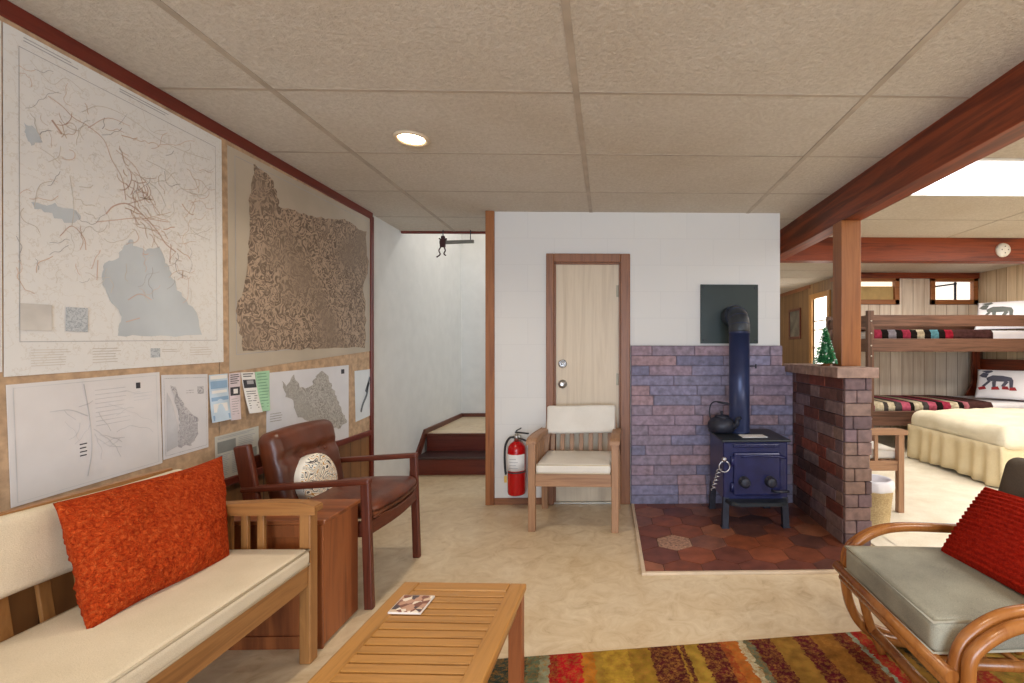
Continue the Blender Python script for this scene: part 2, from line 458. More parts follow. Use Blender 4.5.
M_['ivory'] = fabric('ivory_canvas', '#d3cdc3', '#e2ddd4', 380)
M_['grey'] = fabric('grey_linen', '#77746a', '#a4a190', 520, .9, .5)
M_['greypipe'] = fabric('pale_piping', '#a39d8b', '#b9b29e', 300)
M_['greyback'] = fabric('taupe_linen', '#4f463d', '#645a4f', 420)
M_['orange'] = shag_mat('orange_shag', '#93270b', '#c04418', '#da6530')
M_['redcord'] = shag_mat('red_corduroy', '#8f1508', '#bb2512', '#cf3a22')
M_['leather'] = leather_mat(); M_['floral'] = floral_mat()
M_['rattan'] = wood('rattan_cane', '#7b431b', '#9d6431', 'z', .5, .26)
M_['rattanwrap'] = wood('rattan_binding', '#6a2f12', '#87441c', 'x', 2, .4)
M_['comforter'] = fabric('cream_comforter', '#d8ceb2', '#e9e0c8', 200, .9, .2)
M_['skirt'] = fabric('cream_skirt', '#d2bf97', '#e2d2ae', 200, .9, .2)
M_['sheet'] = plain('white_sheet', '#e4e2e6', .8, var=.02)
M_['wicker'] = fabric('wicker', '#ab9268', '#d6c096', 120, .8, .6)
M_['redpaint'] = plain('red_enamel', '#b3070d', .25, 0, .03)
M_['paper'] = plain('white_paper', '#e9e8e6', .6, var=.02)
M_['bauble'] = plain('silver_bauble', '#e2ece2', .25, .1)
M_['ink'] = plain('dark_ink', '#3b3b42', .7)
M_['inkpale'] = plain('pale_ink', '#a6a6aa', .7)

# ------------------------------------------------------------------ room shell
bm = B(); box(bm, -1.9, 5.2, -3.1, 9.1, -.1, 0, 0); struct('floor', bm, M_['floor'])
bm = B()
box(bm, 1.72, 5.08, -.6, 9, .0005, .006, .002); box(bm, 1.45, 1.72, 3.75, 9, .0005, .006, .002); box(bm, 1.6, 1.73, 2.2, 3.76, .0005, .006, .002)
o = struct('floor_carpet', bm, M_['carpet'])

bm = B()
box(bm, -1.9, 5.2, -3.1, 4.22, CEIL, CEIL+.05, 0); box(bm, 1.2, 5.2, 4.22, 9.1, CEIL, CEIL+.05, 0)
ceiling = struct('ceiling', bm, M_['ceil'])
bm = B()
ys = [1.93+.6085*k for k in range(-7, 12)]
for y in ys:
    if y < 4.2: box(bm, -1.83, 1.515, y-.008, y+.008, CEIL-.0015, CEIL+.001, 0)
    box(bm, 1.64, 5.1, y-.006, y+.006, CEIL-.0015, CEIL+.001, 0)
for x in (-1.36, -.128, 1.078): box(bm, x-.013, x+.013, -3, 3.62 if x > -.9 else 4.2, CEIL-.003, CEIL+.001, 0)
for x in (1.96, 3.18, 4.40): box(bm, x-.007, x+.007, -3, 4.35, CEIL-.002, CEIL+.001, 0)
obj('ceiling_grid', bm, M_['grid'], ceiling)

# left wall: panelling, board, rails
bm = B(); box(bm, -1.95, -1.832, -3.1, 3.65, 0, CEIL, 0); wl = struct('wall_left', bm, M_['white'])
bm = B(); box(bm, -1.832, -1.818, -3, 3.63, 0, .54, .002); obj('panelling', bm, M_['panel_l'], wl)
bm = B(); 
for a, c in ((-3, 1.412), (1.416, 2.236), (2.24, 3.63)): box(bm, -1.832, -1.815, a, c, .56, 2.18, .002)
obj('pin_board', bm, M_['cork'], wl)
bm = B(); box(bm, -1.832, -1.80, -3, 3.63, .528, .566, .004); tag(obj('trim_chair_rail', bm, M_['trimred']), kind='structure')
bm = B(); box(bm, -1.832, -1.806, -3, 3.66, 2.176, CEIL, .004); tag(obj('trim_cornice', bm, M_['trimred']), kind='structure')
bm = B(); box(bm, -1.84, -1.80, 3.625, 3.665, 0, 2.2, .004); tag(obj('trim_corner_post', bm, wood('oxblood_trim_upright', '#541a10', '#6c2517', 'z', 1, .4)), kind='structure')

# stair well
bm = B(); box(bm, -1.95, -1.832, 3.65, 6.1, 0, 3.4, 0); struct('wall_stair_left', bm, M_['white'])
bm = B(); box(bm, -1.95, 1.1, 5.93, 6.05, 0, 3.4, 0); struct('wall_stair_back', bm, M_['white'])
bm = B(); box(bm, -1.95, 1.1, 4.22, 6.1, 3.3, 3.4, 0); box(bm, -1.95, 1.1, 4.22, 4.26, CEIL+.05, 3.4, 0); struct('ceiling_stair', bm, M_['white'])
bm = B(); box(bm, 1.0, 1.1, 3.73, 6.05, 0, 3.4, 0); struct('wall_stair_right', bm, M_['white'])
bm = B(); box(bm, -1.832, -.86, 4.205, 4.235, CEIL-.018, CEIL+.01, .002); tag(obj('trim_header', bm, M_['trimred']), kind='structure')
# stairs
bm = B()
box(bm, -1.81, 1.0, 4.45, 5.93, 0, .15, .003); box(bm, -1.81, 1.0, 4.74, 5.93, .15, .325, .003)
st = struct('stairs', bm, wood('stair_riser', '#4c1a12', '#6a2a1c', 'x', 1, .35))
bm = B(); box(bm, -1.81, -.8, 4.43, 4.76, .15, .167, .005); obj('stair_tread', bm, plain('dark_tread', '#3a2624', .35), st)
bm = B(); box(bm, -1.81, -.8, 4.72, 4.75, .322, .342, .005); obj('stair_nosing', bm, M_['walnutx'], st)
bm = B(); box(bm, -1.81, .98, 4.75, 5.92, .325, .34, .002); obj('landing', bm, M_['floor'], st)
bm = B()
prism(bm, [(4.38, 0), (4.46, .0), (4.76, .33), (5.93, .335), (5.93, .385), (4.72, .385), (4.40, .08)], .02, frame_axes((-1.832, 0, 0), (0, 1, 0), (0, 0, 1), (1, 0, 0)))
box(bm, -1.83, .98, 5.91, 5.93, .335, .385, .002)
obj('stringer', bm, M_['walnuty'], st)

# back wall (door opening left in it)
DX0, DX1, DZ = -.408, .098, 1.845
bm = B()
box(bm, -.86, DX0, 3.60, 3.73, 0, CEIL, 0); box(bm, DX1, 1.33, 3.60, 3.73, 0, CEIL, 0); box(bm, DX0, DX1, 3.60, 3.73, DZ, CEIL, 0)
wb = struct('wall_back', bm, M_['block'])
bm = B(); box(bm, -.925, -.86, 3.575, 3.74, 0, CEIL, .004); tag(obj('trim_end_post', bm, M_['postz']), kind='structure')
bm = B(); box(bm, -.86, -.47, 3.585, 3.60, 0, .05, .003); tag(obj('baseboard_back', bm, M_['framex']), kind='structure')
door = struct('door_1', (lambda b: (box(b, DX0+.004, DX1-.004, 3.625, 3.665, .012, DZ-.004, .003), b)[1])(B()), M_['doorw'])
bm = B()
box(bm, -.467, DX0, 3.575, 3.605, 0, DZ+.065, .005); box(bm, DX1, .172, 3.575, 3.605, 0, DZ+.065, .005); box(bm, DX0, DX1, 3.575, 3.605, DZ, DZ+.065, .005)
box(bm, DX0-.001, DX0+.012, 3.60, 3.73, 0, DZ, .002); box(bm, DX1-.012, DX1+.001, 3.60, 3.73, 0, DZ, .002); box(bm, DX0, DX1, 3.60, 3.73, DZ-.012, DZ+.001, .002)
obj('door_frame', bm, M_['framez'], door)
bm = B(); box(bm, DX0, DX1, 3.59, 3.68, 0, .012, .003); obj('threshold', bm, M_['metal'], door)
FY = R(PI/2, 'X')   # lathe axis z -> -y
for nm, z, prof in (('deadbolt', 1.07, [(.033, 0), (.033, .006), (.027, .014), (.024, .014), (.0235, .010), (.008, .010), (.008, .018), (.003, .018)]),
                    ('door_knob', .915, [(.033, 0), (.033, .006), (.014, .012), (.013, .03), (.024, .036), (.03, .048), (.027, .06), (.01, .066)])):
    bm = B(); lathe(bm, prof, 24, M=T((-.345, 3.625, z)) @ FY); obj(nm, bm, M_['chrome'], door)
for z in (1.63, .95, .25):
    bm = B(); lathe(bm, [(.006, -.045), (.006, .045)], 10, (DX1-.008, 3.612, z)); box(bm, DX1-.03, DX1-.01, 3.619, 3.627, z-.045, z+.045, .001); obj('hinge', bm, M_['hinge'], door)

# ---- brick
brick_cols = ['#857786', '#8f7a86', '#777389', '#977d84', '#7d7890', '#8b7988', '#6f6c84']  # lavender tones carry the blue daylight falling on the back-wall brick
red_cols = ['#743a2e', '#63342b', '#824538', '#573a35', '#6d453d', '#664540', '#503431']
bmats = [plain('brick_daylit_mauve', c, .75, var=.16, vscale=25, bumps=.5, bscale=60) for c in brick_cols]
end_cols = ['#7a6463', '#6c5658', '#80685f', '#715c62', '#5f4c4f', '#846b66', '#6a5558']  # grey-mauve puts the bluish light on the divider end into the colour
emats = [plain('brick_daylit_grey', c, .7, var=.14, vscale=25, bumps=.4, bscale=60) for c in end_cols]
rmats = [plain('brick_red', c, .7, var=.16, vscale=25, bumps=.5, bscale=60) for c in red_cols]
mort = plain('mortar', '#776b76', .9, bumps=.3)
def brickwork(bm, u0, u1, z0, z1, bw, bh, put, nm, off=0, gap=.004):
    row = 0; z = z0
    while z < z1-.012:
        u = u0-(bw*.5 if row % 2 else 0)-off-random.random()*bw*.15
        zt = min(z+bh, z1)
        while u < u1:
            L = bw*random.choice((1, 1, 1, .9, .6))
            a, c = max(u, u0), min(u+L, u1)
            if c-a > .02: put(bm, a+gap/2, c-gap/2, z+gap/2, zt-gap/2, 1+random.randrange(nm), random.uniform(0, .0015))
            u += L
        z = zt; row += 1
bm = B(); box(bm, .177, 1.41, 3.565, 3.60, 0, 1.05, 0); box(bm, .177, 1.33, 3.565, 3.60, 1.05, 1.21, 0)
PUT = lambda b, a, c, z, zz, mi, d: box(b, a, c, 3.556-d, 3.57, z, zz, .004, mi=mi, seg=1)
brickwork(bm, .18, 1.335, 1.057, 1.21, .36, .0755, PUT, 7)
brickwork(bm, .18, 1.415, .0, 1.057, .36, .0755, lambda b, a, c, z, zz, mi, d: box(b, a, c, 3.556-d, 3.57, z, zz, .004, mi=mi, seg=1), 7)
obj('brick_facing', bm, [mort]+bmats, wb)
bm = B(); box(bm, 1.424, 1.575, 2.80, 3.60, 0, 1.01, 0)
brickwork(bm, 2.80, 3.556, 0, 1.01, .235, .078, lambda b, a, c, z, zz, mi, d: box(b, 1.415-d, 1.43, a, c, z, zz, .004, mi=mi, seg=1), 11)
brickwork(bm, 1.415, 1.58, 0, 1.01, .165, .078, lambda b, a, c, z, zz, mi, d: box(b, a, c, 2.772-d, 2.802, z, zz, .004, mi=mi+7, seg=1), 7, 0)
wd = struct('wall_divider', bm, [mort]+rmats+emats)
bm = B()
for i in range(4):
    y0 = 2.735+i*.216
    box(bm, 1.352, 1.602, y0+.002, min(y0+.214, 3.598), 1.01, 1.072, .006)
obj('wall_cap', bm, plain('cap_brick', '#94796c', .6, var=.18, vscale=20, bumps=.3, bscale=70), wd)
# ---- hearth
hm = [plain('terracotta_tile', c, .38, var=.14, vscale=14, bumps=.08, bscale=40) for c in ('#703d2a', '#82472f', '#673a2e', '#8a563e', '#5c3a32', '#7a4f40')]
pale = plain('pebble_tile', '#9c7863', .5, var=.3, vscale=70, bumps=.4, bscale=90); grout = plain('grout', '#5a4238', .9)
bm = B()
HX0, HX1, HY0, HY1 = .20, 1.413, 2.465, 3.55
hb = B(); a = .118; dx = a*math.sqrt(3); k = 0
for rI in range(-1, 9):
    for cI in range(-1, 8):
        x = HX0+cI*dx+(dx/2 if rI % 2 else 0); y = HY0+.02+rI*a*1.5
        poly = [(x+(a-.003)*math.cos(PI/6+i*PI/3), y+(a-.003)*math.sin(PI/6+i*PI/3)) for i in range(6)]
        mi = random.randrange(6)
        if abs(x-.38) < .09 and abs(y-2.87) < .1 and not k: mi = 6; k = 1
        prism(hb, poly, .012, mi=mi)
for co_, no in (((HX0, 0, 0), (-1, 0, 0)), ((HX1, 0, 0), (1, 0, 0)), ((0, HY0, 0), (0, -1, 0)), ((0, HY1, 0), (0, 1, 0))):
    g = bmesh.ops.bisect_plane(hb, geom=hb.verts[:]+hb.edges[:]+hb.faces[:], plane_co=co_, plane_no=no, clear_outer=True)
    bmesh.ops.holes_fill(hb, edges=[e for e in g['geom_cut'] if isinstance(e, bmesh.types.BMEdge)])
box(hb, HX0, HX1, HY0, HY1, .0, .009, 0, mi=7)
hearth = obj('hearth', hb, hm+[pale, grout]); tag(hearth, kind='structure')
bm = B(); box(bm, HX0-.022, HX0, HY0-.022, HY1, 0, .015, .003); box(bm, HX0, HX1, HY0-.022, HY0, 0, .015, .003)
obj('hearth_edging', bm, plain('pale_edging', '#c9b49a', .5), hearth)

# ---- beams and post
bm = B(); box(bm, 1.515, 1.64, -3, 4.35, 2.012, CEIL+.01, .004); tag(obj('trim_beam', bm, M_['redy']), kind='structure')
bm = B(); box(bm, 1.2, 5.1, 4.35, 4.48, 2.012, CEIL+.01, .004); tag(obj('trim_cross_beam', bm, M_['redx']), kind='structure')
bm = B(); box(bm, 1.503, 1.632, 2.99, 3.11, 1.072, 2.012, .005); tag(obj('trim_post', bm, M_['postz']), kind='structure')

# ---- right and far rooms
bm = B(); box(bm, 5.09, 5.2, -3.1, 6.4, 0, CEIL, 0); struct('wall_right', bm, M_['panel_fy'])
W1 = (3.40, 3.96); W2 = (4.45, 5.05); WZ = (1.83, 2.14)
bm = B()
box(bm, 3.27, 5.1, 6.36, 6.46, 0, WZ[0], 0); box(bm, 3.27, 5.1, 6.36, 6.46, WZ[1], CEIL, 0)
for a, c in ((3.27, W1[0]), (W1[1], W2[0]), (W2[1], 5.1)): box(bm, a, c, 6.36, 6.46, WZ[0], WZ[1], 0)
struct('wall_far', bm, M_['panel_f'])
bm = B(); box(bm, 3.27, 5.1, 6.325, 6.36, 2.155, CEIL, .004); tag(obj('trim_far_cornice', bm, M_['redx']), kind='structure')
for k, (w, nm) in enumerate(((W1, 'window_1'), (W2, 'window_2'))):
    bm = B(); box(bm, w[0]+.03, w[1]-.03, 6.40, 6.41, WZ[0]+.03, WZ[1]-.02, 0)
    wi = struct(nm, bm, emit('lit_pane', '#f4ebdd' if k else '#efe3c6', .9))
    bm = B()
    for z0, z1 in ((WZ[0]-.03, WZ[0]+.035), (WZ[1]-.025, WZ[1]+.03)): box(bm, w[0]-.03, w[1]+.03, 6.335, 6.45, z0, z1, .004)
    for x0, x1 in ((w[0]-.03, w[0]+.035), (w[1]-.035, w[1]+.03)): box(bm, x0, x1, 6.335, 6.45, WZ[0]-.03, WZ[1]+.03, .004)
    obj('window_frame', bm, M_['postx'], wi)
    bm = B()
    if k: bar(bm, (w[0]+.03, 6.38, 2.045), (w[0]+.36, 6.38, 2.09), .02, .02); bar(bm, (w[0]+.34, 6.38, 1.86), (w[0]+.34, 6.38, 2.11), .03, .02)
    else: box(bm, w[0]+.03, w[1]-.03, 6.38, 6.39, 1.86, 2.05, .002)
    obj('blind', bm, M_['iron'] if k else plain('olive_blind', '#b89a62', .7), wi)
HD = (6.9, 7.42)
bm = B()
box(bm, 3.27, 3.38, 6.46, HD[0], 0, CEIL, 0); box(bm, 3.27, 3.38, HD[1], 9.1, 0, CEIL, 0); box(bm, 3.27, 3.38, HD[0], HD[1], 2.0, CEIL, 0)
struct('wall_hall', bm, M_['panel_h'])
bm = B(); box(bm, 1.2, 3.4, 9.0, 9.1, 0, CEIL, 0); struct('wall_hall_end', bm, M_['panel_f'])
bm = B(); box(bm, 1.2, 1.33, 3.73, 9.1, 0, CEIL, 0); struct('wall_hall_left', bm, M_['white'])
bm = B(); box(bm, 3.30, 3.31, HD[0], HD[1], .02, 2.0, 0)
d2 = struct('door_2', bm, emit('daylit_pane', '#fdf8ee', 2.2))
bm = B()
box(bm, 3.245, 3.29, HD[0]-.08, HD[0], 0, 2.06, .004); box(bm, 3.245, 3.29, HD[1], HD[1]+.09, 0, 2.06, .004); box(bm, 3.245, 3.29, HD[0], HD[1], 1.98, 2.06, .004)
obj('door_frame', bm, M_['honeyz'], d2)
bm = B()
for z in (.4, .9, 1.2, 1.48, 1.62): box(bm, 3.285, 3.30, HD[0], HD[1], z, z+.02, .002)
obj('muntin', bm, plain('pale_muntin', '#b9aea0', .6), d2)
bm = B(); box(bm, 3.258, 3.27, 6.47, HD[0]-.08, 2.17, CEIL, .003); box(bm, 3.258, 3.27, HD[1]+.09, 9, 2.17, CEIL, .003); tag(obj('trim_hall_cornice', bm, M_['framey']), kind='structure')

# wall behind the viewer with a wide patio window
bm = B()
box(bm, -1.95, -1.2, -3.1, -3.0, 0, CEIL, 0); box(bm, 1.4, 5.2, -3.1, -3.0, 0, CEIL, 0); box(bm, -1.2, 1.4, -3.1, -3.0, 2.05, CEIL, 0)
struct('wall_front', bm, M_['white'])
bm = B()
for x in (-1.2, .08, 1.34): box(bm, x, x+.06, -3.08, -3.02, 0, 2.05, .004)
box(bm, -1.2, 1.4, -3.08, -3.02, 0, .06, .004); box(bm, -1.2, 1.4, -3.08, -3.02, 1.99, 2.05, .004)
struct('window_3', bm, M_['honeyz'])

# ------------------------------------------------------------------ ceiling fittings
t = thing('ceiling_downlight', 'lit round recessed light in the tiled ceiling near the wall maps', 'ceiling light', (-.975, 2.36, CEIL))
bm = B(); lathe(bm, [(.062, 0), (.085, 0), (.087, -.004), (.082, -.012), (.066, -.010), (.062, -.002)], 32); obj('trim_ring', bm, plain('ivory_ring', '#cbb9a0', .5), t)
bm = B(); lathe(bm, [(.001, -.007), (.05, -.006), (.0615, -.004), (.0615, -.001)], 32); obj('lens', bm, emit('warm_lens', '#ffe2b4', 22), t)
t = thing('light_panel', 'bright rectangular fluorescent ceiling panel right of the main beam', 'ceiling light', (2.57, 2.84, CEIL))
bm = B()
for x0, x1, y0, y1 in ((-.605, .605, -.30, -.285), (-.605, .605, .285, .30), (-.605, -.59, -.285, .285), (.59, .605, -.285, .285)): box(bm, x0, x1, y0, y1, -.012, -.001, .002)
obj('frame', bm, plain('white_enamel', '#e4e2dc', .4), t)
bm = B(); box(bm, -.59, .59, -.285, .285, -.006, -.001, 0); obj('diffuser', bm, emit('daylight_diffuser', '#f1f6ff', 4), t)
t = thing('smoke_detector', 'small round white smoke detector on the cross beam', 'smoke detector', (3.715, 4.35, 2.115))
bm = B(); lathe(bm, [(.066, 0), (.066, .012), (.058, .03), (.04, .036), (.005, .037)], 32, M=FY); obj('body', bm, plain('detector_white', '#dcd8cc', .5), t)
for i in range(4):
    bm = B(); lathe(bm, [(.006, .033), (.006, .037), (.001, .037)], 8, (.03*math.cos(i*PI/2), .03*math.sin(i*PI/2), 0), M=FY); obj('vent', bm, M_['ink'], t)

# bar with hanging ornament in the stair well
t = thing('peg_bar', 'short grey bar under the alcove ceiling, behind the dark header', 'bar', (-1.325, 4.16, 2.125))
bm = B(); bar(bm, (-.15, 0, -.006), (.15, 0, .006), .02, .03); obj('rail', bm, plain('grey_bar', '#78746a', .5), t)
for x in (-.12, .12):
    bm = B(); tube(bm, [(x, 0, .01), (x, 0, .106)], .004, 8); obj('bracket', bm, M_['iron'], t)
t = thing('hanging_ornament', 'dark red dangling creature ornament hooked over the grey bar', 'ornament', (-1.44, 4.142, 2.12))
dk = plain('dark_red_iron', '#3a120f', .5)
bm = B(); rbox(bm, .05, .022, .075, .01, 4, M=T((0, -.005, -.01))); rbox(bm, .036, .024, .03, .011, 4, M=T((.004, -.008, .038)))
obj('body', bm, dk, t)
for pts in ([(-.012, -.008, -.04), (-.03, -.01, -.075), (-.02, -.012, -.11), (-.05, -.012, -.135)], [(.012, -.008, -.04), (.025, -.012, -.075), (.014, -.012, -.105), (.03, -.012, -.12)]):
    bm = B(); tube(bm, pts, .006, 8, n=6); obj('leg', bm, dk, t)
for s in (-1, 1):
    bm = B(); tube(bm, [(s*.018, -.006, .02), (s*.03, -.004, .03), (s*.026, .012, .028), (s*.02, .018, .005)], .005, 8, n=5); obj('arm', bm, dk, t)

# ------------------------------------------------------------------ papers pinned to the left wall
def sheet(name, px, mats, label, cat, group=None, curl=0., nx=10, nz=10, decals=(), X=-1.8135, lift=0.):
    """px: four corners tl, tr, br, bl as sighted; becomes a sheet on the wall with own thickness"""
    C4 = [on_wall(x, y) for x, y in px]
    oy = sum(c[0] for c in C4)/4; oz = sum(c[1] for c in C4)/4
    bm = B(); G = {}
    for i in range(nx+1):
        for j in range(nz+1):
            u, v = i/nx, j/nz
            y = (C4[0][0]*(1-u)+C4[1][0]*u)*(1-v)+(C4[3][0]*(1-u)+C4[2][0]*u)*v
            z = (C4[0][1]*(1-u)+C4[1][1]*u)*(1-v)+(C4[3][1]*(1-u)+C4[2][1]*u)*v
            G[i, j] = bm.verts.new((lift+curl*v**2*(1+.3*math.sin(3*u)), y-oy, z-oz))
    H = {k: bm.verts.new(v.co+Vector((.0014, 0, 0))) for k, v in G.items()}
    for i in range(nx):
        for j in range(nz):
            for D in (G, H): bm.faces.new((D[i, j], D[i+1, j], D[i+1, j+1], D[i, j+1]))
    for i in range(nx):
        for j in (0, nz): bm.faces.new((G[i, j], G[i+1, j], H[i+1, j], H[i, j]))
    for j in range(nz):
        for i in (0, nx): bm.faces.new((G[i, j], G[i, j+1], H[i, j+1], H[i, j]))
    bmesh.ops.recalc_face_normals(bm, faces=bm.faces)
    def cv(v, x): return lift+curl*v**2*(1+.3*math.sin(3*x))+.0022
    def uv_place(u, v):
        y = (C4[0][0]*(1-u)+C4[1][0]*u)*(1-v)+(C4[3][0]*(1-u)+C4[2][0]*u)*v
        z = (C4[0][1]*(1-u)+C4[1][1]*u)*(1-v)+(C4[3][1]*(1-u)+C4[2][1]*u)*v
        return Vector((cv(v, u), y-oy, z-oz))
    for kind, mi, pts, *rest in decals:
        if kind == 'px':          # outline sighted on the flat wall
            q = [on_wall(x, y) for x, y in pts]
            f = bm.faces.new([bm.verts.new((lift+.0022+.0003*mi, y-oy, z-oz)) for y, z in q]); f.material_index = mi
        elif kind == 'pxline':
            q = [Vector((0,)+on_wall(x, y)) for x, y in pts]; w = rest[0]; q = catmull(q, 5)
            for a, b_ in zip(q, q[1:]):
                d = (b_-a); nrm = Vector((0, -d.z, d.y)).normalized()*w/2
                f = bm.faces.new([bm.verts.new(p+Vector((lift+.0032, -oy, -oz))) for p in (a-nrm, b_-nrm, b_+nrm, a+nrm)]); f.material_index = mi
        elif kind == 'uv':        # rectangle u0,v0,u1,v1
            u0, v0, u1, v1 = pts; k = 4
            for s in range(k):
                va, vb = v0+(v1-v0)*s/k, v0+(v1-v0)*(s+1)/k
                f = bm.faces.new([bm.verts.new(uv_place(*p)) for p in ((u0, va), (u1, va), (u1, vb), (u0, vb))]); f.material_index = mi
    for f in bm.faces:
        if f.normal.x < 0 and f.material_index: f.normal_flip()
    o = obj(name, bm, mats, None, (X, oy, oz), recalc=False)
    return tag(o, label, cat, group)

blue = plain('map_water', '#bcc4cb', .55, var=.06, vscale=3); blue2 = paper_map('map_lake', '#c0c6cc', '#8f99a3', 60, 6, .25); redl = plain('map_road', '#d0b6a9', .6)
brownl = plain('map_track', '#c8c2ba', .6)
faint = plain('faint_ink', '#c9cacd', .7)
def textlines(mi, u0, u1, v0, v1, n, h=.4, ragged=.25):
    out = []
    for i in range(n):
        v = v0+(v1-v0)*i/n
        out.append(('uv', mi, (u0, v, u1-(u1-u0)*random.random()*ragged, v+(v1-v0)/n*h)))
    return out
def rough(poly, amp=2.0, n=5):
    out = []
    for k, p in enumerate(poly):
        q = poly[(k+1) % len(poly)]
        for i in range(n):
            t_ = i/n; x = p[0]+(q[0]-p[0])*t_; y = p[1]+(q[1]-p[1])*t_
            v = noise.noise_vector(Vector((x*.21, y*.21, .5)))
            out.append((x+v.x*amp, y+v.y*amp))
    return out
def walk(x, y, a, n, step, turn):
    out = []
    for i in range(n):
        out.append((x, y)); a += rl.uniform(-turn, turn); x += step*math.cos(a); y += step*math.sin(a)
    return out
def border(mi, m=.03, t=.004, bot=None):
    b2 = bot if bot else m
    return [('uv', mi, (m, m, 1-m, m+t)), ('uv', mi, (m, 1-b2, 1-m, 1-b2+t)), ('uv', mi, (m, m, m+t, 1-b2)), ('uv', mi, (1-m-t, m, 1-m, 1-b2))]
topo = paper_map('topographic_paper', '#e0e0df', '#d6d3ce', 5, 13, .10)
rl = random.Random(3)
dec = border(4, .045, .002, .1)
# lake (large), two small lakes, roads
dec += [('px', 1, _L) for _L in (rough([(104, 262), (118, 258), (126, 244), (131, 240), (136, 247), (146, 250), (158, 246), (166, 262), (172, 276), (181, 293), (196, 312), (202, 336), (160, 336), (118, 336), (122, 318), (110, 300), (103, 280)], 3),
        rough([(33, 202), (55, 205), (80, 214), (80, 220), (70, 223), (52, 214), (36, 208)], 4), rough([(26, 124), (38, 130), (42, 142), (34, 147), (28, 138)], 4))]
dec += [('px', 5, [(66, 307), (88, 308), (88, 332), (66, 331)]), ('px', 6, [(20, 303), (52, 305), (52, 331), (20, 330)])]
for pts, mi, w in (([(48, 96), (62, 106), (74, 118), (88, 126), (104, 140), (112, 160), (122, 178), (126, 200)], 2, .004),
                   ([(82, 112), (98, 106), (118, 112), (138, 124), (160, 140), (186, 152), (210, 160)], 3, .003),
                   ([(106, 214), (114, 206), (128, 204), (144, 216), (158, 232), (166, 244), (176, 252)], 2, .007),
                   ([(128, 204), (150, 196), (146, 182), (134, 172)], 2, .004), ([(60, 236), (72, 226), (84, 238), (86, 250)], 2, .004),
                   ([(96, 222), (116, 220), (140, 218), (168, 222)], 2, .004), ([(52, 120), (62, 134)], 2, .010), ([(40, 148), (52, 156), (60, 164)], 3, .003),
                   ([(70, 176), (74, 206), (72, 226)], 3, .003), ([(146, 160), (168, 172), (184, 190), (206, 196)], 3, .003), ([(120, 90), (140, 104), (150, 130), (172, 136)], 3, .002),
                   ([(30, 60), (52, 84), (66, 78), (84, 92)], 3, .002), ([(182, 214), (194, 232), (210, 240)], 3, .003), ([(88, 128), (108, 118), (130, 126)], 2, .003),
                   ([(116, 150), (136, 168), (148, 196), (160, 214)], 2, .004), ([(140, 176), (158, 190), (166, 206)], 3, .003), ([(128, 300), (140, 294), (152, 300)], 2, .005), ([(126, 322), (140, 318)], 2, .006), ([(98, 260), (97, 280)], 2, .004)):
    dec.append(('pxline', mi, pts, w*.62))
for i in range(110):
    x0 = rl.uniform(14, 200); y0 = rl.uniform(40+.54*x0, 300)
    pts = [p for p in walk(x0, y0, rl.choice((.6, .8, 2.3, 1.2, -.3)), rl.randint(4, 8), rl.uniform(3, 6), .9) if 10 < p[0] < 216 and 34+.55*p[0] < p[1] < 330]
    if len(pts) > 2: dec.append(('pxline', rl.choice((2, 3, 3, 4, 7)), pts, rl.uniform(.001, .002)))
for i in range(46):
    x0 = rl.gauss(142, 20); y0 = 150+(x0-105)*1.1+rl.gauss(12, 22)
    pts = [p for p in walk(x0, y0, rl.choice((.8, .9, 1.1, .4)), rl.randint(3, 7), rl.uniform(3, 5), .6) if 60 < p[0] < 214 and 34+.55*p[0] < p[1] < 280]
    if len(pts) > 2: dec.append(('pxline', rl.choice((2, 7)), pts, rl.uniform(.0015, .0032)))
dec += textlines(3, .08, .22, .925, .98, 7, .25)+textlines(3, .3, .42, .925, .98, 6, .25)+[('uv', 5, (.56, .93, .61, .965))]+textlines(3, .62, .72, .935, .95, 2, .3)+textlines(3, .78, .92, .93, .97, 4, .25)
dec += textlines(4, .06, .26, .012, .03, 2, .35)+textlines(4, .42, .72, .012, .03, 2, .35)
sheet('topographic_map', [(4, 22), (222, 140), (224, 362), (5, 377)], [topo, blue, redl, brownl, M_['inkpale'], blue2, plain('map_inset', '#cdcac6', .6), plain('map_trail', '#cdb09b', .6)],
      'very large pale topographic map with grey-blue lake, leftmost full map on the wall', 'map', decals=dec)
# relief map
dec = border(2, .03, .003, .075)
dec += [('px', 1, rough([(254, 164), (262, 170), (272, 178), (276, 192), (279, 205), (290, 210), (300, 212), (308, 216), (322, 217), (334, 220), (345, 219), (356, 226), (366, 232), (368, 262), (364, 290), (366, 320), (365, 348), (335, 348), (300, 349), (270, 350), (243, 350), (240, 328), (236, 308), (243, 294), (248, 262), (250, 230), (250, 200), (253, 180)], 2.5))]
sheet('relief_map', [(228, 145), (371, 219), (371, 351), (230, 372)], [plain('aged_relief_paper', '#b5aa9a', .7, var=.05, vscale=3), relief_mat('relief_land', '#b7a08b', '#8b7a6a', '#66564a'), M_['inkpale']],
      'brown raised-relief map of a rugged coastal region, right of the largest map', 'map', decals=dec)
